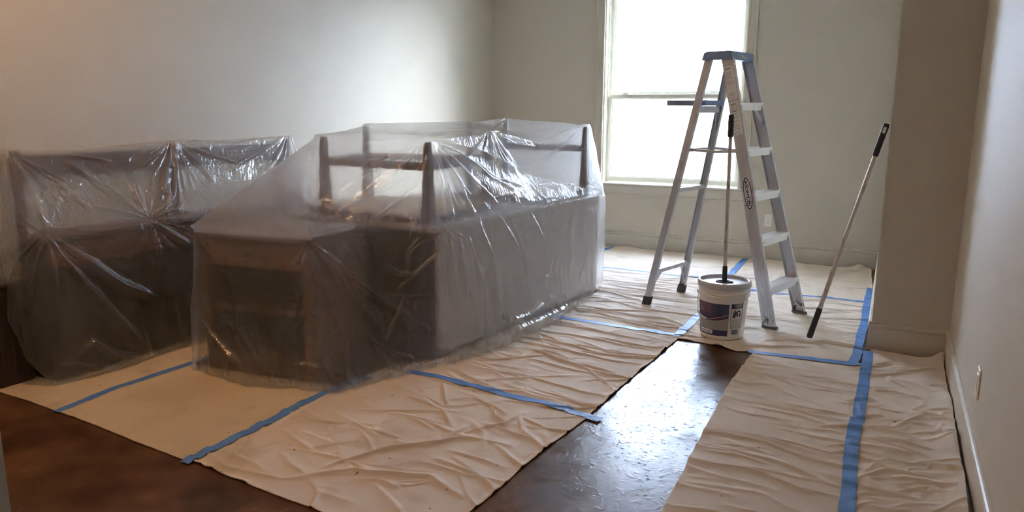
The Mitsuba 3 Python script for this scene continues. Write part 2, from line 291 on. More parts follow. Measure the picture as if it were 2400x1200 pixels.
rand_ridges(40, -0.03, 0.36, 2.0, 4.65, R_(75), 0.5, .06, .25, .002, .006)
rand_ridges(16, -3.3, -2.4, 1.9, 2.9, R_(-10), 0.5, .15, .4, .0008, .0025)
RIDGES += [([(-2.27, 2.28), (-2.12, 2.22), (-1.98, 2.17)], .010, .013, .3), ([(-2.02, 2.19), (-1.93, 2.29), (-1.86, 2.36)], .010, .014, -.4),
           ([(-1.86, 2.06), (-1.74, 2.30), (-1.58, 2.46), (-1.54, 2.72)], .014, .016, .3), ([(-1.54, 2.60), (-1.42, 2.76), (-1.38, 2.94)], .011, .013, .0),
           ([(-1.70, 2.35), (-1.60, 2.42), (-1.52, 2.55), (-1.45, 2.60)], .012, .014, .3), ([(-1.95, 1.92), (-1.72, 2.12), (-1.45, 2.2), (-1.25, 2.12)], .012, .016, .2),
           ([(-2.20, 2.50), (-1.95, 2.45), (-1.72, 2.44)], .007, .012, .2), ([(-2.0, 2.85), (-1.75, 2.78), (-1.6, 2.62)], .009, .012, .2), ([(-2.3, 2.0), (-2.0, 2.4), (-1.75, 2.75)], .004, .010, 0)]
RIDGES = RIDGES[:-9] + [(p_, 1.4 * a_, w_, s_) for p_, a_, w_, s_ in RIDGES[-9:]]
for y, a in ((3.32, .010), (3.58, .009), (3.83, .012), (4.12, .010)):
    RIDGES.append(([(-2.0, y + .06), (-1.6, y + .02), (-1.3, y - .03), (-1.10, y - .03)], a, .013, .4))
for y, a in ((2.42, .011), (2.80, .013), (3.14, .009), (3.55, .010), (3.95, .010)):
    RIDGES.append(([(-0.61, y), (-0.4, y + .02), (-0.2, y - .05), (-0.06, y - .05)], a, .013, -.4))
RIDGES += [([(-2.2, 5.35), (-1.8, 5.28), (-1.45, 5.12)], .016, .022, .3), ([(-2.1, 4.82), (-1.7, 4.72), (-1.4, 4.62)], .012, .018, .3), ([(-1.75, 5.85), (-1.4, 5.8), (-1.1, 5.72)], .013, .02, .3)]
FLAT = [(-.845, 4.578, .17), (-1.465, 5.08, .07), (-1.367, 5.594, .07), (-.594, 4.847, .08), (-.475, 5.359, .08), (-.352, 4.735, .05)]
def wrinkle(x, y):
    x, y = np.asarray(x, float), np.asarray(y, float); h = np.zeros_like(x)
    wx = x + 0.012 * (meshkit.noise(np.stack([x * 11, y * 11, 0 * x], -1), 3) - .5); wy = y + 0.022 * (meshkit.noise(np.stack([x * 9, y * 9, 0 * x + 5], -1), 4) - .5)
    for pts, a, w, s in RIDGES:
        p = np.asarray(pts); lo, hi = p.min(0) - 0.07, p.max(0) + 0.07
        m = (x > lo[0]) & (x < hi[0]) & (y > lo[1]) & (y < hi[1])
        if m.any(): h[m] = np.maximum(h[m], seg_ridge(wx[m], wy[m], pts, a, w, s))
    for fx, fy, fr in FLAT:
        r = np.hypot(x - fx, y - fy) / fr; h *= np.clip(r * 1.6 - .9, 0, 1)
    u_, v_ = (x + 2.15) * .9938 - (y - 3.37) * .1107, (x + 2.15) * .1107 + (y - 3.37) * .9938
    h *= 1 - ((u_ > -1.2) & (u_ < .02) & (v_ > -.02) & (v_ < 1.97))
    h += 0.0035 * meshkit.fbm(np.stack([x * 6, y * 9, 0 * x], -1), 3, 11) + 0.0022 * meshkit.fbm(np.stack([x * 18, y * 26, 0 * x], -1), 2, 5)
    return h
def polyedge(pts, n):
    p = np.asarray(pts, float); L = np.r_[0, np.cumsum(np.linalg.norm(np.diff(p, axis=0), axis=1))]; s = np.linspace(0, L[-1], n)
    return np.stack([np.interp(s, L, p[:, k]) for k in (0, 1)], 1)
def cloth(label, front, back, left, right, mat, base, lift=(), res=0.0062, seed=0, name='drop_cloth'):
    """Coons patch from four edges; the sheet is closed by a hem that drops to the floor."""
    wid = np.linalg.norm(np.diff(np.asarray(front), axis=0), axis=1).sum(); dep = np.linalg.norm(np.diff(np.asarray(left), axis=0), axis=1).sum()
    nx, ny = max(12, int(wid / res)), max(12, int(dep / res))
    f, b, l, r = polyedge(front, nx), polyedge(back, nx), polyedge(left, ny), polyedge(right, ny)
    u, v = np.linspace(0, 1, nx)[:, None, None], np.linspace(0, 1, ny)[None, :, None]
    g = (1 - v) * f[:, None] + v * b[:, None] + (1 - u) * l[None] + u * r[None] - ((1 - u) * (1 - v) * f[0] + u * (1 - v) * f[-1] + (1 - u) * v * b[0] + u * v * b[-1])
    wob = 0.010 * (meshkit.fbm(np.stack([g[..., 0] * 7, g[..., 1] * 7, 0 * g[..., 0] + seed], -1), 2, 21)[..., None] - .5)
    edge = np.minimum(np.minimum(u, 1 - u), np.minimum(v, 1 - v)); g = g + wob * np.exp(-edge * 25) * np.array([1.0, -0.8])
    x, y = g[..., 0], g[..., 1]
    z = base + wrinkle(x, y)
    ed = np.minimum(np.minimum(u * wid, (1 - u) * wid), np.minimum(v * dep, (1 - v) * dep))[..., 0]
    z = z + 0.0016 * np.exp(-((ed - 0.004) / 0.006) ** 2) - 0.0012 * np.exp(-((ed - 0.022) / 0.004) ** 2)     # the sewn hem
    for cx, cy, rx, ry, h in lift: z = z + h * np.exp(-((x - cx) / rx) ** 2 - ((y - cy) / ry) ** 2)
    V = np.stack([x, y, np.maximum(z, 0.0025)], -1).reshape(-1, 3); F = tidx(nx, ny)
    idx = np.arange(nx * ny).reshape(nx, ny); ring = np.r_[idx[:, 0], idx[-1, 1:], idx[-2::-1, -1], idx[0, -2:0:-1]]
    low = V[ring].copy(); low[:, 2] = np.maximum(V[ring, 2] - 0.004, 0.0006); k = len(V); n = len(ring); i = np.arange(n)
    F = np.vstack([F, np.stack([ring[i], k + i, k + (i + 1) % n, ring[(i + 1) % n]], 1)[:, ::-1]])
    kk = key(name); scene[kk] = mikit.ply((np.vstack([V, low]), F), mat, smooth=40); tag(kk, label, 'drop cloth'); return kk
cloth('canvas drop cloth tinted for warm shade at the far left, under the left plastic', [(-3.86, 1.985), (-3.55, 1.985), (-3.31, 1.965)], [(-3.86, 4.6), (-3.32, 4.6)], [(-3.86, 1.985), (-3.86, 4.6)], [(-3.31, 1.965), (-3.335, 2.28), (-3.31, 2.76), (-3.32, 4.6)], 'canvas_warm_shade', .003, seed=1)
cloth('smooth stained canvas drop cloth tinted for warm shade between tapes, before the small cabinet', [(-3.295, 1.965), (-2.92, 1.934), (-2.61, 1.904), (-2.37, 1.885)], [(-3.305, 2.70), (-3.17, 2.705), (-2.51, 2.77), (-2.36, 2.80)], [(-3.295, 1.965), (-3.32, 2.28), (-3.305, 2.70)], [(-2.37, 1.885), (-2.355, 2.23), (-2.36, 2.80)], 'canvas_warm_shade', .0035, seed=2)
cloth('beige canvas drop cloth with the biggest rumples, in the middle foreground', [(-2.35, 1.895), (-1.97, 1.853), (-1.67, 1.829), (-1.22, 1.80)], [(-2.33, 3.13), (-2.16, 3.135), (-1.79, 3.09), (-1.42, 3.06), (-1.125, 3.03)], [(-2.35, 1.895), (-2.345, 2.23), (-2.352, 2.6), (-2.33, 3.13)], [(-1.22, 1.80), (-1.19, 2.07), (-1.18, 2.22), (-1.165, 2.6), (-1.125, 3.03)], 'canvas', .003, seed=3)
cloth('beige canvas drop cloth right of the covered desk, between two crosswise tapes', [(-2.33, 3.14), (-2.16, 3.145), (-1.79, 3.10), (-1.42, 3.07), (-1.125, 3.04)], [(-2.018, 4.484), (-1.9, 4.485), (-1.6, 4.475), (-1.32, 4.448), (-1.065, 4.44)], [(-2.33, 3.14), (-2.17, 3.34), (-2.018, 4.484)], [(-1.125, 3.04), (-1.111, 3.47), (-1.085, 3.95), (-1.065, 4.44)], 'canvas', .003, lift=((-1.10, 3.30, .03, .05, .010), (-1.09, 3.75, .03, .05, .008), (-1.08, 4.1, .03, .05, .010)), seed=4)
cloth('pale canvas drop cloth under the rear legs of the step ladder', [(-2.015, 4.493), (-1.9, 4.495), (-1.6, 4.485), (-1.32, 4.458), (-1.085, 4.45)], [(-2.35, 6.19), (-1.74, 6.16), (-1.13, 6.14)], [(-2.015, 4.493), (-1.92, 5.30), (-2.15, 5.6), (-2.35, 6.19)], [(-1.085, 4.45), (-1.08, 5.0), (-1.125, 6.14)], 'canvas', .003, seed=5)
cloth('pale canvas drop cloth along the back wall under the window', [(-2.46, 6.20), (-1.74, 6.17), (-1.14, 6.15)], [(-2.44, 7.215), (-1.8, 7.205), (-1.15, 7.205)], [(-2.46, 6.20), (-2.46, 6.9), (-2.44, 7.215)], [(-1.14, 6.15), (-1.147, 6.5), (-1.15, 7.205)], 'canvas', .003, lift=((-2.3, 7.19, .12, .03, .022), (-1.5, 7.2, .1, .02, .008)), seed=6)
cloth('small piece of canvas drop cloth in the back corner behind the covered desk', [(-3.1, 6.25), (-2.48, 6.25)], [(-3.1, 7.21), (-2.47, 7.21)], [(-3.1, 6.25), (-3.1, 7.21)], [(-2.48, 6.25), (-2.50, 6.85), (-2.47, 7.21)], 'canvas', .003, seed=7)
cloth('pale canvas drop cloth under the white pail and the front feet of the ladder', [(-1.065, 4.375), (-0.90, 4.372), (-0.80, 4.330), (-0.70, 4.300), (-0.62, 4.335), (-0.30, 4.34), (-0.075, 4.345)], [(-1.11, 5.885), (-0.69, 5.86), (-0.38, 5.90), (-0.055, 5.885)], [(-1.065, 4.375), (-1.07, 5.0), (-1.11, 5.885)], [(-0.075, 4.345), (-0.062, 5.2), (-0.055, 5.885)], 'canvas', .0035, lift=((-0.80, 4.33, .07, .03, .008),), seed=8)
cloth('pale canvas drop cloth along the back wall in the nook beside the jogging wall', [(-1.12, 5.895), (-0.69, 5.87), (-0.38, 5.91), (-0.055, 5.895)], [(-1.14, 7.20), (-0.9, 7.195), (-0.4, 7.19), (-0.075, 7.20)], [(-1.12, 5.895), (-1.135, 6.5), (-1.14, 7.20)], [(-0.055, 5.895), (-0.05, 6.5), (-0.075, 7.20)], 'canvas', .003, lift=((-0.17, 7.17, .07, .04, .045), (-0.9, 7.19, .15, .02, .010)), seed=9)
cloth('long beige canvas drop cloth in the right foreground, left of the lengthwise tape', [(-0.585, 1.75), (-0.3, 1.75), (-0.045, 1.75)], [(-0.615, 4.30), (-0.30, 4.325), (-0.04, 4.33)], [(-0.585, 1.75), (-0.602, 2.37), (-0.609, 2.68), (-0.628, 3.21), (-0.637, 3.75), (-0.615, 4.30)], [(-0.045, 1.75), (-0.045, 2.7), (-0.05, 3.3), (-0.045, 3.7), (-0.04, 4.33)], 'canvas', .003, lift=((-0.60, 2.8, .05, .05, .012), (-0.63, 3.5, .04, .04, .008)), seed=10)
cloth('rumpled beige canvas drop cloth along the right wall baseboard', [(-0.03, 1.75), (0.345, 1.75)], [(-0.02, 4.650), (0.12, 4.672), (0.25, 4.655), (0.352, 4.67)], [(-0.03, 1.75), (-0.035, 2.7), (-0.04, 3.3), (-0.035, 3.7), (-0.02, 4.650)], [(0.345, 1.75), (0.338, 2.85), (0.35, 3.1), (0.345, 3.38), (0.354, 3.7), (0.35, 4.06), (0.352, 4.67)], 'canvas', .004, lift=((0.345, 4.62, .045, .06, .055), (0.33, 3.45, .04, .22, .030), (0.34, 3.95, .04, .12, .022), (0.34, 2.9, .05, .25, .028), (0.32, 2.3, .05, .25, .02)), res=0.0058, seed=11)

def tape(label, pts, w=0.048, up=0.0048, seed=0, z0=None):
    p = polyedge(pts, max(6, int(np.linalg.norm(np.diff(np.asarray(pts), axis=0), axis=1).sum() / 0.010)))
    n = len(p); t = np.gradient(p, axis=0); t /= np.linalg.norm(t, axis=1, keepdims=True); q = np.stack([-t[:, 1], t[:, 0]], 1)
    s = np.linspace(-.5, .5, 7); wob = 1 + 0.16 * (meshkit.noise(np.stack([p[:, 0] * 13, p[:, 1] * 13, 0 * p[:, 0] + seed], -1), 8) - .5)
    sh = 0.008 * (meshkit.noise(np.stack([p[:, 0] * 5, p[:, 1] * 5, 0 * p[:, 0] + seed], -1), 9) - .5)
    g = p[:, None] + q[:, None] * ((s[None] * w) * wob[:, None] + sh[:, None])[..., None]
    h = wrinkle(g[..., 0], g[..., 1]); q_ = np.pad(h, 1, mode='edge')
    h = np.max([q_[i:i + h.shape[0], j:j + h.shape[1]] for i in range(3) for j in range(3)], 0); h = np.maximum(h, h.max(1, keepdims=True) * 0.7)
    V = np.dstack([g, (h + up + 0.0008 * rng.normal(size=h.shape) * 0.3)[..., None]]).reshape(-1, 3)
    k = key('masking_tape'); m = trimesh.Trimesh(V, np.vstack([tidx(n, 7)[:, [0, 1, 2]], tidx(n, 7)[:, [0, 2, 3]]]), process=False)
    scene[k] = mikit.ply(m, 'tape_blue', smooth=True); tag(k, label, 'tape')
tape('blue tape on the shade-tinted cloths at the far left, beside the small cabinet', [(-3.300, 1.955), (-3.335, 2.277), (-3.305, 2.758), (-3.315, 3.15)], .046, seed=1)
tape('blue tape running from the front cloth edge under the front corner of the plastic', [(-2.363, 1.868), (-2.356, 2.234), (-2.368, 2.512), (-2.366, 2.692), (-2.33, 2.98)], .05, seed=2)
tape('blue tape running crosswise from the plastic to the bare floor in the foreground', [(-2.20, 3.152), (-1.95, 3.125), (-1.79, 3.10), (-1.424, 3.066), (-1.20, 3.03), (-1.06, 3.005)], .05, seed=3)
tape('blue tape running crosswise from the plastic towards the pail', [(-2.06, 4.50), (-1.9, 4.492), (-1.624, 4.484), (-1.327, 4.453), (-1.06, 4.447)], .05, seed=4)
tape('blue tape running lengthwise behind the pail, between the ladder legs, to the back wall', [(-1.078, 4.44), (-1.074, 5.0), (-1.13, 6.1), (-1.145, 7.19)], .055, .0062, seed=5)
tape('thin blue tape crosswise on the pale cloths under the rear ladder legs', [(-2.42, 6.205), (-1.741, 6.165), (-1.15, 6.147)], .032, seed=6)
tape('thin blue tape crosswise on the pale cloths from the ladder steps to the jogging wall', [(-1.09, 5.885), (-0.692, 5.862), (-0.378, 5.908), (-0.06, 5.89)], .04, seed=7)
tape('blue tape crosswise at the back end of the long right foreground cloth', [(-0.64, 4.315), (-0.305, 4.333), (-0.03, 4.34)], .05, .0056, seed=8)
tape('blue tape lengthwise beside the jogging wall corner, on the pale cloths', [(-0.098, 4.31), (-0.082, 4.538), (-0.066, 5.282), (-0.06, 6.366)], .05, .0064, seed=9)
tape('wide blue tape lengthwise in the right foreground along the rumpled cloth', [(-0.022, 4.64), (-0.024, 4.28), (-0.030, 3.686), (-0.0285, 3.50)], .052, .0058, seed=10)
tape('nearest wide blue tape lengthwise in the right foreground, at the bottom edge', [(-0.036, 3.53), (-0.040, 3.224), (-0.034, 2.7), (-0.034, 1.8)], .054, .0068, seed=11)
tape('short blue tape in the back corner between the desk and the back wall', [(-2.495, 6.75), (-2.465, 7.19)], .05, seed=12)

# ------------------------------------------------------------------ furniture under the plastic
def rot2(p, o, a): return (o[0] + p[0] * math.cos(a) - p[1] * math.sin(a), o[1] + p[0] * math.sin(a) + p[1] * math.cos(a))
def place(m, o, a): return xf(m, frame_xf((o[0], o[1], 0), (math.cos(a), math.sin(a), 0), (-math.sin(a), math.cos(a), 0)))
# small cabinet in front: a drawer over two open bays
ca, co = math.atan2(0.069, 0.688), (-3.178, 2.712)
W_, D_, H_ = 0.672, 0.52, 0.745
k = thing('storage_cabinet', 'small dark wooden cabinet with a drawer over open shelves under the front plastic', 'cabinet')
A = lambda n, m, b, s=False, **q: add(n, place(m, co, ca), b, k, s, **q)
A('top', box(-.015, W_ + .015, -.018, D_, H_ - .028, H_, .005), 'wood_x')
A('side_panel', box(0, .045, 0, D_, 0, H_ - .028, .003), 'wood_z'); A('side_panel', box(W_ - .045, W_, 0, D_, 0, H_ - .028, .003), 'wood_warm')
A('back_panel', box(.04, W_ - .04, D_ - .015, D_, .04, H_ - .03), 'wood_black'); A('shelf', box(.045, W_ - .045, .02, D_ - .015, .335, .365, .003), 'wood_x')
A('bottom_shelf', box(.045, W_ - .045, .01, D_ - .015, .085, .110, .003), 'wood_x'); A('kick_board', box(.045, W_ - .045, .02, .04, 0, .085), 'wood_x')
d = A('drawer', cat(box(.05, W_ - .05, .002, .022, .575, H_ - .034, .004), box(.06, W_ - .06, .02, .45, .585, .60)), 'wood_warm')
scene[d + '__knob'] = mikit.ply(place(xf(lathe([(0, 0), (.008, 0), (.007, .012), (.016, .020), (.017, .027), (.011, .032), (0, .033)], 24), frame_xf((W_ * .46, .002, .648), (1, 0, 0), (0, 0, 1), (0, -1, 0))), co, ca), 'wood_black', smooth=35)
# long desk behind, at an angle
da, do = -math.atan2(0.215, 1.93), (-2.150, 3.370)       # local: x to the left is negative, y along the length
k = thing('desk', 'long dark desk under the plastic, with its drawer end beside the small cabinet', 'desk')
A2 = lambda n, m, b, s=False, **q: add(n, place(m, do, da), b, k, s, **q)
DW, DL, DH = 1.16, 1.95, 0.748
A2('top', box(-DW, 0.012, -.012, DL, DH - .032, DH, .004), 'desk_grey')
A2('modesty_panel', box(-.025, 0, .02, DL - .02, .03, DH - .032), 'desk_grey')
A2('leg_panel', box(-DW + .01, 0, DL - .05, DL - .01, 0, DH - .032), 'desk_grey')
A2('pedestal', box(-.46, -.025, .022, .62, .03, DH - .032, .003), 'wood_black')
A2('pedestal', box(-DW + .01, -.72, .022, .62, .03, DH - .032, .003), 'wood_black')
for i, (z0, z1) in enumerate(((.05, .30), (.31, .50), (.51, .70))):
    d = A2('drawer', box(-.45, -.035, 0.004, .024, z0, z1, .004), 'wood_black')
    scene[d + '__handle'] = mikit.ply(place(box(-.29, -.19, -.010, .006, z1 - .055, z1 - .043, .003), do, da), 'knob_metal')
# upturned tables on the desk
def taper(p, top, r0, r1, zb):
    a = np.array([p[0], p[1], zb]); b = np.array([top[0], top[1], top[2]])
    m = trimesh.creation.box(extents=(1, 1, 1)); v = np.array(m.vertices); t = v[:, 2:] + .5; r = r0 + (r1 - r0) * t
    w = a + (b - a) * t + np.c_[v[:, :2] * 2 * r, 0 * t]; return trimesh.Trimesh(w, m.faces, process=False)
k = thing('side_table', 'dark wooden side table turned upside down on the desk, legs up under the plastic', 'table')
T1 = dict(P1=(-3.045, 3.555, 1.206), P2=(-2.258, 3.475, 1.192), P4=(-2.305, 4.235, 1.222), P3=(-3.170, 4.130, 1.258))
add('tabletop', cat(trimesh.convex.convex_hull([(x, y, z) for x, y in ((-3.12, 3.48), (-2.20, 3.40), (-2.24, 4.30), (-3.26, 4.20)) for z in (DH + .001, DH + .036)])), 'wood_x', k)
add('underside', trimesh.convex.convex_hull([(x, y, z) for x, y in ((-3.08, 3.52), (-2.24, 3.44), (-2.27, 4.26), (-3.21, 4.16)) for z in (DH + .034, DH + .040)]), 'wood_pale', k, label='pale underside of the table top')
for n in ('P1', 'P2', 'P4', 'P3'): add('leg', taper(T1[n], T1[n], .030, .015, DH + .036), 'wood_z', k)
def rail(a, b, z, h=.045, t=.022):
    a, b = np.array([*a[:2], z]), np.array([*b[:2], z]); d = b - a; d /= np.linalg.norm(d); q = np.cross(d, (0, 0, 1))
    return bar(a, b, [(-t / 2, -h / 2), (t / 2, -h / 2), (t / 2, h / 2), (-t / 2, h / 2)], q, (0, 0, 1))
for a, b in (('P1', 'P2'), ('P2', 'P4'), ('P4', 'P3'), ('P3', 'P1')): add('stretcher', rail(T1[a], T1[b], 1.060), 'wood_x' if (a, b) in (('P1', 'P2'), ('P4', 'P3')) else 'wood_y', k)
k = thing('side_table', 'dark side table turned upside down at the window end of the covered desk', 'table')
T2 = dict(Q=(-2.70, 4.72, 1.268), P5=(-2.70, 5.28, 1.285), P6=(-2.00, 5.17, 1.250))
add('tabletop', trimesh.convex.convex_hull([(x, y, z) for x, y in ((-2.78, 4.62), (-2.1, 4.6), (-1.98, 5.24), (-2.78, 5.30)) for z in (DH + .001, DH + .036)]), 'wood_y', k)
add('underside', trimesh.convex.convex_hull([(x, y, z) for x, y in ((-2.75, 4.65), (-2.13, 4.63), (-2.02, 5.21), (-2.75, 5.27)) for z in (DH + .034, DH + .040)]), 'wood_pale', k, label='pale underside of the table top')
for n in T2: add('leg', taper(T2[n], T2[n], .030, .015, DH + .036), 'wood_z', k)
add('stretcher', rail(T2['P5'], T2['P6'], 1.095), 'wood_x', k); add('stretcher', rail(T2['Q'], T2['P5'], 1.095), 'wood_y', k)
# shallow wall cabinets on the left
def wall_cabinet(y0, y1, label, posts):
    k = thing('wall_cabinet', label, 'cabinet'); xb, xf_ = XL + .018, -3.640; h = 0.742
    add('top', box(xb, xf_ + .008, y0 - .006, y1 + .006, h - .026, h, .004), 'wood_y', k)
    add('carcass', cat(box(xb, xf_ - .022, y0, y0 + .02, 0, h - .026), box(xb, xf_ - .022, y1 - .02, y1, 0, h - .026), box(xb, xb + .01, y0, y1, .05, h - .026), box(xb, xf_ - .022, y0, y1, .05, .07), box(xb, xf_ - .03, y0, y1, 0, .05)), 'wood_black', k)
    m = (y0 + y1) / 2
    for a, b in ((y0 + .008, m - .004), (m + .004, y1 - .008)):
        d = add('drawer', box(xf_ - .022, xf_, a, b, .585, h - .032, .004), 'wood_warm', k)
        scene[d + '__knob'] = mikit.ply(xf(lathe([(0, 0), (.007, 0), (.006, .008), (.012, .014), (.010, .019), (0, .020)], 16), frame_xf((xf_ - .001, (a + b) / 2, .645), (0, 1, 0), (0, 0, 1), (1, 0, 0))), 'knob_metal', smooth=35)
        add('door', box(xf_ - .022, xf_, a, b, .075, .577, .004), 'wood_black', k)
    add('back_rail', box(xb, xb + .022, y0 + .01, y1 - .01, 1.03, 1.13, .004), 'wood_y', k)
    for y in posts: add('post', box(xb, xb + .03, y - .02, y + .02, h, 1.158, .005), 'wood_z', k)
wall_cabinet(2.205, 3.155, 'nearer of the two shallow dark wooden cabinets under plastic along the left wall', (2.226, 3.130))
wall_cabinet(3.170, 4.12, 'farther of the two shallow dark wooden cabinets under plastic along the left wall', (4.095,))
k = thing('added_dark_panel', 'added dark panel standing in for shade at the left wall beside the wall cabinets', 'panel')  # added object: stands in for the shaded dark spot beside the cabinets
add('board', box(XL + .020, XL + .060, 1.93, 2.185, .010, .50, .003), 'wood_black', k); add('cap', box(XL + .019, XL + .066, 1.926, 2.188, .50, .515, .003), 'wood_black', k)

# ------------------------------------------------------------------ plastic sheeting
def film_sheet(name, label, N, faces, pin_edges, stars, folds, drape, n=44, iters=50, crumple=.0022, free_noise=.010, center=(-2.7, 4.2, .4)):
    """A tent of film over named points: flat facets, relaxed like a membrane between the points and edges that carry it, then pleated."""
    ids = {k: i for i, k in enumerate(N)}; P = np.array([N[k] for k in N], float)
    tri = []
    for f in faces:
        f = f.split()
        tri += [f] if len(f) == 3 else [[f[0], f[1], f[2]], [f[0], f[2], f[3]]]
    a, b = np.meshgrid(np.arange(n + 1), np.arange(n + 1), indexing='ij'); ok = a + b <= n
    lut = -np.ones((n + 1, n + 1), int); lut[ok] = np.arange(ok.sum()); w = np.stack([a[ok], b[ok], n - a[ok] - b[ok]], 1) / n
    i, j = np.nonzero(a + b < n); t0 = np.stack([lut[i, j], lut[i + 1, j], lut[i, j + 1]], 1)
    i, j = np.nonzero(a + b < n - 1); t1 = np.stack([lut[i + 1, j], lut[i + 1, j + 1], lut[i, j + 1]], 1); tt = np.vstack([t0, t1])
    V, F = [], []
    for k, f in enumerate(tri):
        V.append(w @ P[[ids[q] for q in f]]); F.append(tt + k * len(w))
    V, F = np.vstack(V), np.vstack(F)
    _, first, inv = np.unique(np.round(V + 3.17e-6, 5), axis=0, return_index=True, return_inverse=True); F = inv.reshape(-1)[F]; V = V[first].astype(float)
    F = F[(F[:, 0] != F[:, 1]) & (F[:, 1] != F[:, 2]) & (F[:, 0] != F[:, 2])]
    m = trimesh.Trimesh(V, F, process=False); trimesh.repair.fix_winding(m); F = np.array(m.faces)
    fn = np.cross(V[F[:, 1]] - V[F[:, 0]], V[F[:, 2]] - V[F[:, 0]])
    if (fn * (V[F].mean(1) - np.array(center))).sum() < 0: F = F[:, ::-1]
    E = np.sort(np.vstack([F[:, [0, 1]], F[:, [1, 2]], F[:, [2, 0]]]), 1); E, cnt = np.unique(E, axis=0, return_counts=True)
    free = np.zeros(len(V), bool); free[E[cnt == 1].ravel()] = True
    pinned = free.copy()
    for k in N:
        if not k.startswith('_'): pinned |= np.linalg.norm(V - np.array(N[k]), axis=1) < 1e-4
    for e in pin_edges:
        e = e.split()
        for p, q in zip(e[:-1], e[1:]):
            p, q = np.array(N[p], float), np.array(N[q], float); d = q - p; t = np.clip((V - p) @ d / (d @ d), 0, 1)
            pinned |= np.linalg.norm(V - p - t[:, None] * d, axis=1) < 1e-4
    import scipy.sparse as sp
    A = sp.coo_matrix((np.ones(len(E) * 2), (np.r_[E[:, 0], E[:, 1]], np.r_[E[:, 1], E[:, 0]])), (len(V), len(V))).tocsr(); A = sp.diags(1 / np.asarray(A.sum(1)).ravel()) @ A
    posts = [np.array(N[q]) for q in N if N[q][2] > 1 and q[0] in 'PQB' and q[0] != '_']; rad = [np.hypot(V[:, 0] - s[0], V[:, 1] - s[1]) for s in posts]
    for _ in range(iters):
        V = np.where(pinned[:, None], V, .35 * V + .65 * (A @ V))
        for s, r in zip(posts, rad): V[:, 2] = np.where(r < .03, np.maximum(V[:, 2], s[2] - .004 - np.clip(r - .02, 0, 1) * 2), V[:, 2])
    def normals(V):
        q = np.cross(V[F[:, 1]] - V[F[:, 0]], V[F[:, 2]] - V[F[:, 0]]); o = np.zeros_like(V)
        for k in range(3): np.add.at(o, F[:, k], q)
        return o / np.maximum(np.linalg.norm(o, axis=1, keepdims=True), 1e-12)
    nv = normals(V); B = V.copy()
    ns = nv.copy()
    for _ in range(12): ns = A @ ns
    ns /= np.linalg.norm(ns, axis=1, keepdims=True)
    disp = np.zeros(len(V))
    near = np.ones(len(V))
    for k, R, amp, freq, seed in stars:
        S = np.array(N[k]); d = B - S; r = np.linalg.norm(d, axis=1); ax = ns[np.argmin(r)]
        e1 = np.cross(ax, (0.3, 0.9, 0.2)); e1 /= np.linalg.norm(e1); e2 = np.cross(ax, e1); an = np.arctan2(d @ e2, d @ e1)
        q = meshkit.noise(np.stack([np.cos(an) * freq, np.sin(an) * freq, r * 1.2], -1), seed); q2 = meshkit.noise(np.stack([np.cos(an) * freq * 2.3, np.sin(an) * freq * 2.3, r * 2.5], -1), seed + 1)
        rid = (1 - np.abs(2 * q - 1)) ** 3 + .45 * (1 - np.abs(2 * q2 - 1)) ** 3
        disp += amp * rid * np.minimum(r / (.35 * R), 1) * np.exp(-(r / R) ** 2)
    for pts, w0, w1, amp in folds:
        p = np.asarray(pts); L = np.r_[0, np.cumsum(np.linalg.norm(np.diff(p, axis=0), axis=1))]; best = np.full(len(B), 9.0); bt = np.zeros(len(B))
        for i in range(len(p) - 1):
            d = p[i + 1] - p[i]; t = np.clip((B - p[i]) @ d / (d @ d), 0, 1); r = np.linalg.norm(B - p[i] - t[:, None] * d, axis=1); c = r < best
            best[c] = r[c]; bt[c] = (L[i] + t[c] * (L[i + 1] - L[i])) / L[-1]
        ww = w0 + (w1 - w0) * bt
        disp += 1.5 * amp * np.exp(-(best / (1.15 * ww)) ** 1.5) * np.minimum(1, .2 + bt * 3) * np.clip((1 - bt) * 5, 0, 1) ** .6
    steep = 1 - np.abs(ns[:, 2]) ** 2
    hang = drape * steep
    q = meshkit.noise(np.stack([B[:, 0] * 13, B[:, 1] * 13, B[:, 2] * 1.3], -1), 31); q2 = meshkit.noise(np.stack([B[:, 0] * 31, B[:, 1] * 31, B[:, 2] * 4.0], -1), 32)
    low = np.clip(1.15 - B[:, 2] / .8, .15, 1)
    disp += hang * low * ((1 - np.abs(2 * q - 1)) ** 2 + .35 * (1 - np.abs(2 * q2 - 1)) ** 2)
    c = meshkit.fbm(B * np.array([16, 16, 16.0]), 3, 41); c2 = meshkit.noise(B * 55, 42); zone = np.clip(meshkit.fbm(B * 3.1, 2, 43) * 3 - 1.0, 0, 1)
    disp += crumple * (.35 + .65 * zone) * ((1 - np.abs(2 * c - 1)) * 1.6 + (1 - np.abs(2 * c2 - 1)) * .5)
    seg = np.full(len(B), 1.0)
    for e in pin_edges:
        e = e.split()
        for q0, q1 in zip(e[:-1], e[1:]):
            q0, q1 = np.array(N[q0], float), np.array(N[q1], float); d = q1 - q0; t = np.clip((B - q0) @ d / (d @ d), 0, 1)
            seg = np.minimum(seg, np.linalg.norm(B - q0 - t[:, None] * d, axis=1))
    disp *= .25 + .75 * np.clip(seg / .035, 0, 1)
    V = B + ns * disp[:, None]
    fl = free & (B[:, 2] < .3); band = np.exp(-np.clip(B[:, 2], 0, None) / .04)
    wv = (meshkit.fbm(np.stack([B[:, 0] * 9, B[:, 1] * 9, 0 * B[:, 0]], -1), 3, 51) - .45)
    nh = ns.copy(); nh[:, 2] = 0
    V = V + nh * (wv * .05 * band)[:, None]; V[:, 2] += band * free_noise * np.maximum(wv * 4, 0)
    if 'wall cabinets' in label or 'left wall' in label: V[:, 0] = np.maximum(V[:, 0], XL + .006)
    V[:, 2] = np.maximum(V[:, 2], wrinkle(V[:, 0], V[:, 1]) + .0065)
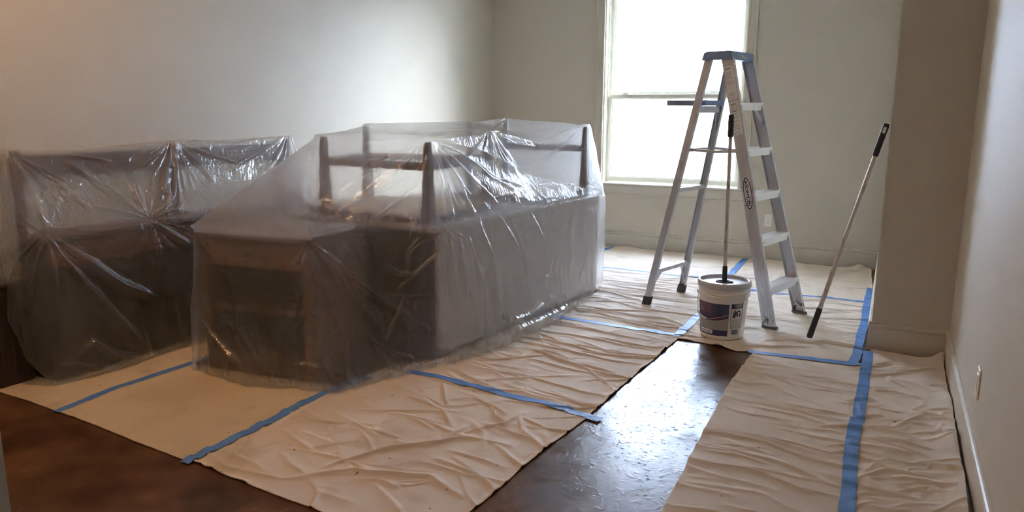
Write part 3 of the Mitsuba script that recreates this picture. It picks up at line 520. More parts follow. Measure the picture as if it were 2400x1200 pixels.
    k = key(name); scene[k] = mikit.ply((V, F), 'film', smooth=True); tag(k, label, 'plastic sheet'); return k

FOLD0 = [
    ([(-2.472, 2.762, 0.740), (-2.415, 2.908, 0.538), (-2.275, 3.059, 0.217)], 0.006, 0.02, 0.014),
    ([(-2.467, 2.776, 0.724), (-2.362, 3.043, 0.449), (-2.134, 3.247, 0.216), (-1.950, 3.783, 0.028)], 0.006, 0.02, 0.016),
    ([(-2.475, 2.753, 0.731), (-2.449, 2.817, 0.488), (-2.387, 2.857, 0.267)], 0.005, 0.016, 0.01),
    ([(-2.244, 3.481, 1.191), (-2.170, 3.497, 0.971), (-2.096, 3.458, 0.759)], 0.004, 0.012, 0.014),
    ([(-2.243, 3.493, 1.191), (-2.164, 3.621, 0.961), (-2.079, 3.672, 0.768)], 0.004, 0.012, 0.014),
    ([(-2.245, 3.507, 1.193), (-2.174, 3.734, 1.000), (-2.075, 3.939, 0.812)], 0.004, 0.014, 0.016),
    ([(-2.245, 3.526, 1.192), (-2.193, 3.867, 1.040), (-2.089, 4.225, 0.861)], 0.004, 0.016, 0.014),
    ([(-2.247, 3.545, 1.194), (-2.228, 3.982, 1.108), (-2.200, 4.448, 0.970)], 0.005, 0.02, 0.022),
    ([(-2.242, 3.448, 1.156), (-2.232, 3.358, 0.957), (-2.220, 3.282, 0.784), (-2.227, 3.249, 0.697)], 0.004, 0.009, 0.012),
    ([(-2.229, 3.448, 1.134), (-2.169, 3.398, 0.934), (-2.114, 3.357, 0.759)], 0.004, 0.009, 0.01),
    ([(-2.004, 5.171, 1.236), (-2.011, 4.954, 0.828), (-1.953, 4.465, 0.308)], 0.004, 0.018, 0.016),
    ([(-1.999, 5.183, 1.227), (-1.970, 4.999, 0.796), (-1.941, 4.693, 0.266)], 0.004, 0.014, 0.014),
    ([(-1.994, 5.196, 1.227), (-1.948, 5.231, 0.838), (-1.920, 5.135, 0.248)], 0.004, 0.012, 0.012),
    ([(-2.013, 5.150, 1.249), (-2.121, 4.821, 1.072), (-2.202, 4.482, 0.968)], 0.005, 0.018, 0.022),
    ([(-2.023, 5.126, 1.243), (-2.120, 4.888, 1.172), (-2.194, 4.695, 1.128)], 0.004, 0.012, 0.016),
    ([(-2.288, 4.268, 1.222), (-2.242, 4.466, 1.146), (-2.188, 4.717, 1.118)], 0.004, 0.014, 0.016),
    ([(-2.287, 4.232, 1.215), (-2.235, 4.157, 1.100), (-2.198, 4.172, 1.008)], 0.004, 0.01, 0.01),
    ([(-2.285, 4.183, 1.216), (-2.239, 3.949, 1.135), (-2.211, 3.800, 1.088)], 0.004, 0.012, 0.01),
    ([(-2.096, 3.423, 0.740), (-2.081, 3.407, 0.545), (-2.068, 3.413, 0.356), (-2.049, 3.436, 0.183)], 0.006, 0.008, 0.012),
    ([(-2.089, 3.491, 0.731), (-2.052, 3.493, 0.484), (-2.030, 3.523, 0.286)], 0.005, 0.008, 0.01),
    ([(-2.072, 3.699, 0.746), (-2.035, 3.782, 0.532), (-1.998, 3.766, 0.310)], 0.005, 0.012, 0.009),
    ([(-2.052, 3.923, 0.752), (-2.011, 4.069, 0.539), (-1.982, 4.073, 0.353)], 0.005, 0.012, 0.008),
    ([(-2.019, 4.267, 0.739), (-1.984, 4.389, 0.546)], 0.005, 0.01, 0.008),
    ([(-2.950, 2.695, 0.547), (-2.869, 2.665, 0.274), (-2.651, 2.645, 0.044)], 0.004, 0.012, 0.012),
    ([(-3.116, 2.652, 0.290), (-2.901, 2.628, 0.144), (-2.685, 2.633, 0.020)], 0.005, 0.014, 0.014),
    ([(-2.779, 2.679, 0.304), (-2.686, 2.645, 0.150), (-2.596, 2.660, 0.038)], 0.004, 0.01, 0.01),
    ([(-2.502, 2.745, 0.709), (-2.516, 2.725, 0.500), (-2.547, 2.703, 0.329)], 0.003, 0.008, 0.008),
    ([(-2.251, 3.391, 1.056), (-2.445, 3.174, 0.896), (-2.478, 2.792, 0.761)], 0.006, 0.006, 0.012),
    ([(-2.446, 3.184, 0.913), (-2.544, 3.084, 0.833), (-2.486, 2.863, 0.767)], 0.006, 0.008, 0.014),
    ([(-2.214, 3.394, 1.001), (-2.354, 3.197, 0.831), (-2.444, 2.955, 0.724)], 0.005, 0.006, 0.01),
    ([(-2.315, 3.260, 0.894), (-2.380, 3.155, 0.790)], 0.004, 0.004, 0.008),
    ([(-2.105, 3.340, 0.625), (-2.177, 3.261, 0.540), (-2.262, 3.164, 0.435)], 0.005, 0.006, 0.014),
    ([(-2.188, 3.284, 0.707), (-2.226, 3.237, 0.642), (-2.226, 3.213, 0.521)], 0.004, 0.006, 0.012),
    ([(-2.323, 3.142, 0.575), (-2.259, 3.184, 0.523), (-2.192, 3.243, 0.518)], 0.006, 0.006, 0.014),
    ([(-2.127, 3.334, 0.704), (-2.193, 3.269, 0.663), (-2.240, 3.218, 0.610)], 0.005, 0.006, 0.012),
    ([(-2.231, 3.176, 0.390), (-2.242, 3.131, 0.306), (-2.263, 3.060, 0.184)], 0.005, 0.008, 0.014),
    ([(-2.302, 2.987, 0.198), (-2.230, 3.068, 0.117), (-2.171, 3.154, 0.065)], 0.006, 0.01, 0.016),
    ([(-2.299, 3.121, 0.417), (-2.208, 3.202, 0.400), (-2.125, 3.280, 0.397)], 0.003, 0.003, 0.006),
    ([(-2.542, 2.683, 0.139), (-2.429, 2.708, 0.138), (-2.327, 2.773, 0.079)], 0.006, 0.01, 0.014),
    ([(-2.215, 3.855, 1.090), (-2.160, 4.073, 0.950), (-2.111, 4.393, 0.872)], 0.005, 0.012, 0.007),
    ([(-2.106, 3.811, 0.849), (-2.079, 4.145, 0.856), (-2.085, 4.745, 0.872)], 0.003, 0.004, 0.005),
    ([(-1.972, 4.571, 0.520), (-1.953, 4.395, 0.322), (-1.939, 4.108, 0.160)], 0.006, 0.016, 0.01),
    ([(-1.921, 5.193, 0.749), (-1.935, 5.119, 0.441), (-1.929, 4.865, 0.172)], 0.005, 0.014, 0.01),
    ([(-2.033, 4.055, 0.698), (-1.996, 4.131, 0.476), (-1.955, 4.111, 0.240)], 0.006, 0.014, 0.009),
    ([(-2.079, 3.567, 0.710), (-2.036, 3.631, 0.460), (-2.001, 3.617, 0.218)], 0.005, 0.012, 0.01),
    ([(-1.981, 3.682, 0.141), (-1.935, 4.040, 0.123), (-1.919, 4.463, 0.167)], 0.008, 0.012, 0.012),
    ([(-2.035, 3.42, .10), (-1.950, 3.80, .07), (-1.905, 4.20, .06), (-1.885, 4.60, .06), (-1.915, 5.10, .07), (-1.975, 5.50, .09)], .016, .018, .016)]
FOLD1 = [
    ([(-3.627, 2.209, 0.746), (-3.620, 2.298, 0.578), (-3.611, 2.440, 0.359), (-3.598, 2.560, 0.178), (-3.589, 2.661, 0.067)], 0.008, 0.028, 0.022),
    ([(-3.627, 2.244, 0.737), (-3.621, 2.380, 0.607), (-3.614, 2.550, 0.450), (-3.606, 2.781, 0.313)], 0.008, 0.03, 0.02),
    ([(-3.638, 2.196, 0.739), (-3.682, 2.163, 0.554), (-3.729, 2.128, 0.363)], 0.005, 0.012, 0.012),
    ([(-3.659, 2.186, 0.747), (-3.731, 2.143, 0.659), (-3.789, 2.114, 0.553)], 0.005, 0.012, 0.012),
    ([(-3.628, 2.206, 0.732), (-3.627, 2.216, 0.485), (-3.631, 2.205, 0.180)], 0.005, 0.016, 0.01),
    ([(-3.628, 2.784, 0.751), (-3.625, 2.888, 0.677), (-3.621, 3.009, 0.593)], 0.005, 0.016, 0.016),
    ([(-3.627, 2.778, 0.745), (-3.619, 2.796, 0.558), (-3.615, 2.794, 0.461)], 0.004, 0.01, 0.01),
    ([(-3.636, 2.771, 0.772), (-3.744, 2.643, 0.913), (-3.816, 2.449, 1.093)], 0.005, 0.014, 0.016),
    ([(-3.636, 2.754, 0.769), (-3.698, 2.553, 0.840), (-3.748, 2.345, 0.951)], 0.005, 0.016, 0.012),
    ([(-3.634, 2.780, 0.771), (-3.680, 2.934, 0.832), (-3.721, 2.965, 0.932)], 0.006, 0.012, 0.016),
    ([(-3.639, 2.771, 0.776), (-3.698, 2.759, 0.868), (-3.755, 2.759, 0.960)], 0.004, 0.01, 0.01),
    ([(-3.828, 3.116, 1.165), (-3.755, 2.998, 1.014), (-3.680, 2.880, 0.857)], 0.004, 0.012, 0.012),
    ([(-3.829, 3.123, 1.164), (-3.766, 3.073, 1.009), (-3.701, 2.984, 0.870)], 0.004, 0.01, 0.014),
    ([(-3.830, 3.130, 1.164), (-3.775, 3.147, 1.003), (-3.704, 3.151, 0.866)], 0.004, 0.012, 0.014),
    ([(-3.830, 3.142, 1.164), (-3.788, 3.255, 1.034), (-3.743, 3.334, 0.913)], 0.004, 0.014, 0.014),
    ([(-3.831, 3.155, 1.166), (-3.808, 3.342, 1.089), (-3.787, 3.591, 1.014)], 0.004, 0.014, 0.012),
    ([(-3.830, 3.112, 1.167), (-3.784, 2.869, 1.034), (-3.771, 2.668, 0.967)], 0.004, 0.014, 0.01),
    ([(-3.836, 2.182, 1.165), (-3.746, 2.200, 0.986), (-3.635, 2.207, 0.773)], 0.008, 0.026, 0.02),
    ([(-3.780, 2.329, 1.016), (-3.689, 2.486, 0.830)], 0.005, 0.016, 0.014),
    ([(-3.832, 2.170, 1.157), (-3.784, 2.160, 0.967), (-3.738, 2.152, 0.783)], 0.005, 0.012, 0.012),
    ([(-3.827, 2.460, 1.125), (-3.812, 2.709, 1.078)], 0.006, 0.014, 0.012),
    ([(-3.833, 4.071, 1.169), (-3.777, 3.844, 0.985), (-3.715, 3.619, 0.863)], 0.004, 0.014, 0.014),
    ([(-3.834, 4.056, 1.173), (-3.804, 3.723, 1.062), (-3.773, 3.469, 0.982)], 0.004, 0.014, 0.014),
    ([(-3.831, 4.077, 1.163), (-3.785, 3.985, 1.035), (-3.743, 3.842, 0.900)], 0.003, 0.008, 0.01),
    ([(-3.615, 2.267, 0.131), (-3.599, 2.354, 0.188), (-3.591, 2.446, 0.093), (-3.586, 2.614, 0.025)], 0.01, 0.012, 0.02),
    ([(-3.648, 2.164, 0.101), (-3.618, 2.254, 0.100), (-3.587, 2.365, 0.036)], 0.006, 0.01, 0.014)]
C0 = {  # tent points of the sheet over the desk and the small cabinet
    'P1': (-3.05, 3.545, 1.222), 'P2': (-2.250, 3.468, 1.209), 'P3': (-3.19, 4.15, 1.274), 'P4': (-2.296, 4.235, 1.236), 'Q': (-2.70, 4.70, 1.286), 'V1': (-2.66, 4.98, 1.245),
    'P5': (-2.70, 5.30, 1.304), 'P6': (-2.000, 5.19, 1.268), '_T1': (-2.185, 4.75, 1.155),
    'CA1': (-3.208, 2.690, .770), 'CA2': (-2.476, 2.752, .758), 'K1': (-2.44, 3.09, .756), 'DB1': (-2.105, 3.365, .764), 'DM': (-2.015, 4.36, .770), 'DB2': (-1.905, 5.33, .772),
    '_S1': (-2.160, 3.85, .967), '_S2': (-2.205, 4.57, .962), '_X1': (-2.72, 3.02, .875),
    'h0': (-3.215, 2.655, .012), '_hm': (-2.80, 2.60, .012), 'h2': (-2.50, 2.685, .012), 'h3': (-2.315, 2.720, .012), 'h4': (-2.235, 2.95, .012), 'h5': (-2.165, 3.10, .012),
    'h6': (-2.075, 3.33, .012), 'r1': (-1.985, 3.60, .012), 'r2': (-1.915, 3.95, .012), 'r3': (-1.880, 4.45, .012), 'r4': (-1.915, 5.0, .012), 'r5': (-1.985, 5.52, .012), 'b1': (-2.4, 5.75, .012), 'b2': (-3.3, 5.7, .012), 'l1': (-3.46, 4.4, .012), 'l2': (-3.44, 3.4, .012), 'l3': (-3.33, 2.85, .012),
    '_N1': (-2.34, 3.10, .46), '_N2': (-2.255, 3.06, .16), '_N3': (-2.105, 3.30, .40), 'BK2': (-2.0, 5.46, .775), 'BK1': (-2.9, 5.50, .80), 'LB': (-3.40, 5.35, .79), 'LM': (-3.40, 4.2, .79), 'LF': (-3.385, 3.45, .79), 'CL': (-3.30, 3.15, .765),
    '_C1': (-3.225, 2.668, .38), '_C2': (-2.488, 2.715, .36), '_R1': (-2.03, 3.55, .38), '_R2': (-1.96, 4.36, .36), '_R3': (-1.915, 5.38, .38),
}
FC0 = ['P1 P2 P4 P3', 'P3 P4 Q', 'P4 V1 Q', 'V1 P4 _T1', 'V1 _T1 P5', '_T1 P6 P5',
       'P1 CA1 _X1', '_X1 CA1 CA2', 'P1 _X1 P2', '_X1 CA2 K1', '_X1 K1 P2', 'P2 K1 DB1',
       'P2 DB1 _S1', 'P2 _S1 P4', 'DB1 DM _S1', 'P4 _S1 _S2', '_S1 DM _S2', 'P4 _S2 _T1', '_T1 _S2 P6', '_S2 DM DB2', '_S2 DB2 P6',
       'P6 DB2 BK2', 'P5 P6 BK2', 'P5 BK2 BK1', 'Q V1 P5', 'Q P5 BK1', 'Q BK1 LB', 'P3 Q LB', 'P3 LB LM', 'P1 P3 LM', 'P1 LM LF', 'P1 LF CL', 'P1 CL CA1',
       'CA1 _C1 _C2 CA2', '_C1 h0 _hm', '_C1 _hm _C2', '_C2 _hm h2', 'CA2 _C2 _N1', 'CA2 _N1 K1', 'K1 _N1 DB1', '_C2 h2 h3', '_C2 h3 _N2', '_C2 _N2 _N1', 'h3 h4 _N2', 'h4 h5 _N2', '_N2 h5 h6', '_N1 _N2 _N3', '_N2 h6 _N3', '_N1 _N3 DB1',
       'DB1 _N3 _R1', '_N3 h6 r1 _R1', 'DB1 _R1 _R2 DM', '_R1 r1 r2', '_R1 r2 r3 _R2', 'DM _R2 _R3 DB2', '_R2 r3 r4 _R3', '_R3 r4 r5', 'DB2 _R3 r5 BK2', 'BK2 r5 b1', 'BK2 b1 BK1', 'BK1 b1 b2 LB', 'LB b2 l1 LM', 'LM l1 l2 LF', 'LF l2 l3 CL', 'CL l3 h0', 'CL h0 _C1 CA1']
C1 = {  # the sheet over the wall cabinets
    'W0': (-3.872, 2.14, 1.150), 'W1': (-3.872, 3.13, 1.168), 'W2': (-3.872, 4.13, 1.170), 'B1': (-3.838, 2.168, 1.170), '_B12': (-3.836, 2.68, 1.140), 'B2': (-3.836, 3.128, 1.181), '_B23': (-3.836, 3.62, 1.155), 'B3': (-3.838, 4.100, 1.186),
    'F1': (-3.628, 2.203, .760), 'F2': (-3.628, 2.775, .760), 'F3': (-3.628, 3.42, .758), 'F4': (-3.628, 4.13, .758), '_M1': (-3.75, 2.55, .90), '_M2': (-3.75, 3.15, .93), '_M3': (-3.75, 3.8, .90),
    'g1': (-3.640, 2.165, .012), 'g2': (-3.585, 2.36, .012), 'g3': (-3.585, 2.70, .012), 'g4': (-3.575, 3.1, .012), 'g5': (-3.57, 4.20, .012),
    '_G1': (-3.612, 2.30, .36), '_G2': (-3.610, 2.78, .36), '_G3': (-3.612, 3.5, .36), '_G4': (-3.612, 4.14, .36),
    'e1': (-3.74, 2.11, .14), 'e2': (-3.80, 2.10, .30), 'e3': (-3.872, 2.095, .42), '_S1': (-3.77, 2.125, .72), 'e4': (-3.872, 2.06, .80), '_S2': (-3.86, 2.10, 1.0), 'k1': (-3.87, 4.30, .9), 'k2': (-3.87, 4.33, .012), '_K': (-3.75, 4.24, .6),
}
FC1 = ['W0 B1 _B12', 'W0 _B12 W1', '_B12 B2 W1', 'W1 B2 _B23', 'W1 _B23 W2', '_B23 B3 W2', 'B1 F1 _M1', 'B1 _M1 _B12', '_B12 _M1 B2', '_M1 F1 F2', '_M1 F2 B2', 'B2 F2 _M2', '_M2 F2 F3', 'B2 _M2 _B23', '_M2 F3 _M3', '_M2 _M3 _B23', '_B23 _M3 B3', '_M3 F3 F4', '_M3 F4 B3',
       'F1 _G1 _G2 F2', 'F2 _G2 _G3 F3', 'F3 _G3 _G4 F4', '_G1 g1 g2', '_G1 g2 g3', '_G1 g3 _G2', '_G2 g3 g4', '_G2 g4 _G3', '_G3 g4 g5', '_G3 g5 _G4',
       'F1 g1 _G1', 'F1 e1 g1', 'F1 _S1 e1', '_S1 e2 e1', '_S1 e3 e2', '_S1 e4 e3', 'B1 _S1 F1', 'B1 _S2 _S1', '_S2 e4 _S1', 'W0 _S2 B1', 'W0 e4 _S2',
       'W2 B3 k1', 'B3 F4 _K', 'B3 _K k1', 'F4 _G4 _K', '_G4 g5 _K', '_K g5 k2', '_K k2 k1']

film_sheet('plastic_sheet', 'clear plastic sheet draped over the long desk, upturned tables and small cabinet', C0, FC0,
           ['P1 CA1', 'CA1 CA2', 'P1 P2', 'P3 Q', 'DB1 DM DB2', 'CA2 K1', 'DB2 BK2 BK1 LB LM LF CL CA1'],
           [('P1', .35, .010, 3.2, 61), ('P2', .55, .016, 4.2, 62), ('P4', .32, .012, 4.0, 63), ('P6', .55, .014, 4.0, 64), ('P5', .3, .010, 3, 65), ('CA2', .40, .009, 2.6, 66), ('CA1', .25, .006, 3.0, 67), ('DB2', .35, .010, 4.0, 68), ('DB1', .3, .006, 3, 69)],
           FOLD0, .020, crumple=.0026, n=80, iters=110)
film_sheet('plastic_sheet', 'clear plastic sheet draped over the two shallow cabinets along the left wall', C1, FC1,
           ['B1 _B12', 'F1 F2 F3 F4', 'W0 W1 W2'],
           [('B1', .45, .012, 4.0, 71), ('B2', .45, .014, 4.5, 72), ('B3', .40, .012, 4.5, 73), ('F1', .40, .008, 2.6, 74), ('F2', .35, .010, 2.8, 75)],
           FOLD1, .012, crumple=.0036, n=72, iters=70, center=(-3.9, 3.1, .3))


# ------------------------------------------------------------------ step ladder
LU, LV, LC = np.array([.966, -.258, 0]), np.array([.258, .966, 0]), np.array([-.975, 5.22, 0]); LZ = np.array([0, 0, 1.0])
FB = .0095   # the feet stand on the cloth
def LP(x, y, z): return LC + LU * x + LV * y + LZ * z
ld = thing('step_ladder', 'grey aluminium step ladder with a blue top cap standing open in front of the window', 'ladder')
def front_x(z): return .456 - (.456 - .018) * z / 1.70
def rear_x(z): return -.456 + (.456 - .115) * z / 1.70
def half(z): return .262 - (.262 - .160) * z / 1.70
def chan(d, fl, t, ribs=True):
    """C channel: web outwards (y = 0), flanges to +y; d deep along x."""
    o = [(-d / 2, 0)]
    if ribs:
        for c in (-d * .25, 0, d * .25): o += [(c - .005, 0), (c - .003, -.0012), (c + .003, -.0012), (c + .005, 0)]
    return o + [(d / 2, 0), (d / 2, fl), (d / 2 - t, fl), (d / 2 - t, t), (-d / 2 + t, t), (-d / 2 + t, fl), (-d / 2, fl)]
for s in (-1, 1):
    z0, z1 = FB + .010, 1.705
    r = add('front_rail', bar(LP(front_x(z0), s * half(z0), z0), LP(front_x(z1), s * half(z1), z1), chan(.080, .027, .003), LU, -s * LV), 'aluminium', ld)
    scene[r + '__foot'] = mikit.ply(cat(bar(LP(front_x(FB), s * half(FB), FB), LP(front_x(z0 + .004), s * half(z0 + .004), z0 + .004), [(-.044, -.004), (.048, -.004), (.048, .032), (-.044, .032)], LU, -s * LV)), 'grime')
    z0 = FB + .028
    r = add('rear_rail', bar(LP(rear_x(z0), s * half(z0), z0), LP(rear_x(z1), s * half(z1), z1), chan(.048, .026, .0028, False), LU, -s * LV), 'aluminium', ld)
    scene[r + '__foot'] = mikit.ply(bar(LP(rear_x(FB), s * half(FB), FB), LP(rear_x(z0 + .03), s * half(z0 + .03), z0 + .03), [(-.029, -.003), (.029, -.003), (.029, .030), (-.029, .030)], LU, -s * LV), 'rubber')
for z in (.262, .567, .850, 1.132, 1.422):
    x, h = front_x(z), half(z) - .003
    sec = [(-.040, -.012), (-.040, 0)]
    for i in range(6): sec += [(-.034 + i * .0125, 0), (-.0325 + i * .0125, -.0018), (-.0275 + i * .0125, -.0018), (-.026 + i * .0125, 0)]
    sec += [(.041, 0), (.044, -.003), (.044, -.052), (.0415, -.052), (.0415, -.004), (-.0375, -.004), (-.0375, -.012)]
    st = add('step', bar(LP(x, -h, z), LP(x, h, z), sec, LU, LZ), 'aluminium_bright', ld)
    scene[st + '__rivet'] = mikit.ply(cat(*[xf(trimesh.creation.icosphere(1, .004), frame_xf(LP(x + .044, y, z - .028), LU, LV)) for y in (-h + .02, -h + .05, h - .02, h - .05)]), 'aluminium_bright', smooth=True)
    labels[st + '__rivet'] = {'kind': 'stuff'}
    if z == 1.422:
        scene[st + '__sticker'] = mikit.ply(bar(LP(x + .0446, .02, z - .040), LP(x + .0446, .075, z - .040), [(0, 0), (.0006, 0), (.0006, .026), (0, .026)], LU, LZ), 'sticker')
def flat(a, b, w, t, ex=None):
    a, b = np.asarray(a), np.asarray(b); d = (b - a) / np.linalg.norm(b - a); q = np.cross(d, LZ if ex is None else ex); q /= np.linalg.norm(q); e = np.cross(q, d)
    return bar(a, b, [(-w / 2, -t / 2), (w / 2, -t / 2), (w / 2, t / 2), (-w / 2, t / 2)], e, q)
for z in (.265, .845):
    add('rear_brace', bar(LP(rear_x(z), -half(z) + .004, z), LP(rear_x(z), half(z) - .004, z), [(-.016, 0), (.016, 0), (.016, -.026), (.0135, -.026), (.0135, -.003), (-.0135, -.003), (-.0135, -.026), (-.016, -.026)], LU, LZ), 'aluminium', ld)
for s in (-1, 1):
    add('gusset', flat(LP(front_x(1.40) + .02, s * (half(1.4) - .085), 1.375), LP(front_x(1.27) + .015, s * (half(1.27) - .012), 1.275), .020, .004), 'aluminium', ld)
add('rear_brace', flat(LP(rear_x(1.105), -half(1.1) + .004, 1.105), LP(rear_x(1.1), half(1.1) - .004, 1.105), .022, .016), 'aluminium', ld)
for s in (-1, 1):
    add('diagonal_brace', flat(LP(rear_x(.25), s * (half(.25) - .11), .245), LP(rear_x(.12) + .002, s * (half(.12) - .012), .115), .014, .006), 'aluminium', ld)
    add('diagonal_brace', flat(LP(front_x(.25), s * (half(.25) - .10), .235), LP(front_x(.06), s * (half(.06) - .012), .070), .016, .008), 'aluminium', ld)
    add('spreader', cat(flat(LP(rear_x(1.10), s * (half(1.1) - .03), 1.112), LP(-.05, s * (half(1.1) - .0325), 1.100), .018, .005), flat(LP(-.06, s * (half(1.1) - .0335), 1.101), LP(front_x(1.1) - .02, s * (half(1.1) - .03), 1.112), .018, .004)), 'aluminium', ld)
cap = [(-.158, -.168), (-.145, -.180), (.040, -.180), (.056, -.168), (.056, .168), (.040, .180), (-.145, .180), (-.158, .168)]
cm = extrude(sg.Polygon(cap), .050)
cv = np.array(cm.vertices); sc_ = 1 - (cv[:, 2] / .05) * np.array([.10, .06])[:, None]; cv[:, 0] = (cv[:, 0] + .051) * sc_[0] - .051; cv[:, 1] *= sc_[1]
cpm = trimesh.Trimesh(cv, cm.faces)
rimt = extrude(sg.Polygon(cap).buffer(-.022).difference(sg.Polygon(cap).buffer(-.032)), .006); rimt.apply_translation((0, 0, .0495))
ck = add('top_cap', xf(cat(cpm, rimt), frame_xf(LP(0, 0, 1.690), LU, LV)), 'blue_plastic', ld, smooth=25)
scene[ck + '__lettering'] = mikit.ply(xf(meshkit.text_mesh('C ZMAL3', .020, .001), frame_xf(LP(.0565, -.075, 1.703), LV, LZ * .999 + LU * -.03, LU)), 'sticker')
sh = add('paint_shelf', xf(cat(extrude(sg.Polygon([(-.43, -.115), (-.40, -.130), (-.13, -.130), (-.13, .130), (-.40, .130), (-.43, .115)]).difference(sg.Point(-.29, .02).buffer(.055)), .020),
      extrude(sg.Polygon([(-.43, -.115), (-.40, -.130), (-.13, -.130), (-.13, .130), (-.40, .130), (-.43, .115)]).buffer(.001).difference(sg.Polygon([(-.43, -.115), (-.40, -.130), (-.13, -.130), (-.13, .130), (-.40, .130), (-.43, .115)]).buffer(-.012)), .034)), frame_xf(LP(0, 0, 1.402), LU, LV)), 'blue_plastic', ld, label='blue folding paint shelf on the rear legs')
U = [(-.150, -half(1.38) + .02), (-.20, -.125), (-.12, -.125), (-.085, -.06), (-.085, .06), (-.12, .125), (-.20, .125), (-.150, half(1.38) - .02)]
scene[sh + '__bracket'] = mikit.ply(bar(LP(rear_x(1.37), -half(1.37), 1.355), LP(rear_x(1.37), half(1.37), 1.355), [(-.012, 0), (.012, 0), (.012, .045), (-.012, .045)], LU, LZ), 'aluminium')
for s in (-1, 1): scene[key(sh + '__strut')] = mikit.ply(flat(LP(rear_x(1.36), s * .13, 1.37), LP(rear_x(1.22), s * (half(1.22) - .01), 1.235), .016, .006), 'aluminium')
# stickers and the oval badge on the near front rail; local frame of its web: along the rail and across it
nz0, nz1 = FB + .010, 1.705
ra, rb_ = LP(front_x(nz0), -half(nz0), nz0), LP(front_x(nz1), -half(nz1), nz1); rd = (rb_ - ra) / np.linalg.norm(rb_ - ra)
rn = np.cross(rd, np.cross(-LV, rd)); rn = -LV - rd * (rd @ -LV); rn /= np.linalg.norm(rn); rx = np.cross(rd, rn); rx /= np.linalg.norm(rx)
if rx @ LU < 0: rx = -rx
def web(z, off=.0016): return ra + (rb_ - ra) * ((z - nz0) / (nz1 - nz0)) + rn * off
def on_web(m, z, x=0.0, off=.0016, down=False):
    """m lies in xy; its y runs up the rail (or, down, its x runs down the rail)."""
    return xf(m, frame_xf(web(z, off) + rx * x, rx, rd, np.cross(rx, rd)) if not down else frame_xf(web(z, off) + rx * x, -rd, rx, np.cross(-rd, rx)))
nrail = ld + '__front_rail'
def plate(w, h, r, t=.0006):
    return extrude(sg.box(-w / 2 + r, -h / 2 + r, w / 2 - r, h / 2 - r).buffer(r), t)
for i, (z, h) in enumerate(((1.545, .215), (1.385, .085), (1.30, .17))):
    s_ = key(nrail + '__sticker'); scene[s_] = mikit.ply(on_web(plate(.062, h, .003), z), 'sticker')
    lines = [box(-.026, rng.uniform(.004, .024), y, y + .0032, 0, .0004) for y in np.arange(-h / 2 + .012, h / 2 - .012, .0125) if rng.random() < .62]
    lines += [box(-.024, .012, h / 2 - .02, h / 2 - .012, 0, .0004)]
    q_ = key(nrail + '__sticker_print'); scene[q_] = mikit.ply(on_web(cat(*lines), z, 0, .0024), 'ink_grey'); labels[q_] = {'kind': 'stuff'}
EL = lambda a, b: __import__('shapely').affinity.scale(sg.Point(0, 0).buffer(1, 48), a, b)
bz = .850
scene[nrail + '__badge'] = mikit.ply(on_web(extrude(EL(.031, .108), .0006), bz), 'sticker'); labels[nrail + '__badge'] = {'label': 'white oval badge with navy rim and lettering'}
scene[nrail + '__badge_rim'] = mikit.ply(on_web(extrude(EL(.0285, .104).difference(EL(.0225, .094)), .0004), bz, 0, .0024), 'navy')
tm = meshkit.text_mesh('adcenDBr', .026, .0004, True); b_ = tm.bounds; tm.apply_translation((-(b_[0, 0] + b_[1, 0]) / 2, -(b_[0, 1] + b_[1, 1]) / 2, 0)); tm.apply_scale((.170 / (b_[1, 0] - b_[0, 0]), 1.0, 1.0))
scene[nrail + '__badge_lettering'] = mikit.ply(on_web(tm, bz, 0, .0026, True), 'navy')

# ------------------------------------------------------------------ white pail with label, lid, bail and the pole that stands in it
BC = np.array([-.845, 4.578, .0100]); BH = .348
caz = math.atan2(CAM[1] - BC[1], CAM[0] - BC[0])
bk = thing('paint_bucket', 'white five gallon paint bucket with a purple and grey label on the drop cloth', 'bucket')
def prof_r(z): return .1275 + (.1455 - .1275) * z / .25
pr = [(0, 0), (.120, 0), (.1265, .004), (.128, .012)] + [(prof_r(z), z) for z in np.linspace(.02, .252, 12)]
pr += [(.1475, .256), (.1530, .259), (.1535, .264), (.1500, .268), (.1485, .274), (.1545, .278), (.1550, .283), (.1500, .287), (.1490, .296), (.1535, .299), (.1535, .304), (.1495, .307), (.1495, .335), (.144, .337), (.142, .30), (.124, .012), (0, .012)]
add('body', xf(lathe(pr, 96), frame_xf(BC, (1, 0, 0), (0, 1, 0))), 'bucket_white', bk, smooth=30)
lidp = [(.136, .331), (.139, .346), (.145, .351), (.154, .350), (.159, .345), (.1605, .322), (.158, .316), (.1545, .316), (.1545, .338), (.142, .338), (.138, .328), (.060, .326)]
lid = cat(xf(lathe(lidp[::-1], 96), frame_xf(BC, (1, 0, 0), (0, 1, 0))))
rec = extrude(sg.Point(0, 0).buffer(.1385, 48).difference(shapely.affinity.scale(sg.Point(0, 0).buffer(1, 32), .046, .019)), .004); rec.apply_translation((0, 0, .328))
lk = add('lid', cat(lid, xf(rec, frame_xf(BC, (math.cos(caz + 1.57), math.sin(caz + 1.57), 0), (-math.cos(caz), -math.sin(caz), 0)))), 'lid_white', bk, smooth=30)
sp = extrude(shapely.affinity.scale(sg.Point(0, 0).buffer(1, 32), .052, .025).difference(shapely.affinity.scale(sg.Point(0, 0).buffer(1, 32), .044, .0175)), .010); sp.apply_translation((0, 0, .330))
scene[lk + '__spout'] = mikit.ply(xf(sp, frame_xf(BC, (math.cos(caz + 1.57), math.sin(caz + 1.57), 0), (-math.cos(caz), -math.sin(caz), 0))), 'black_grip', smooth=30)
def on_pail(deg, z, off=0.0):
    """deg to the right of the camera's view of the pail"""
    a = caz + math.radians(deg); r = prof_r(z) + off if z < .252 else .1545 + off
    return BC + np.array([r * math.cos(a), r * math.sin(a), z])
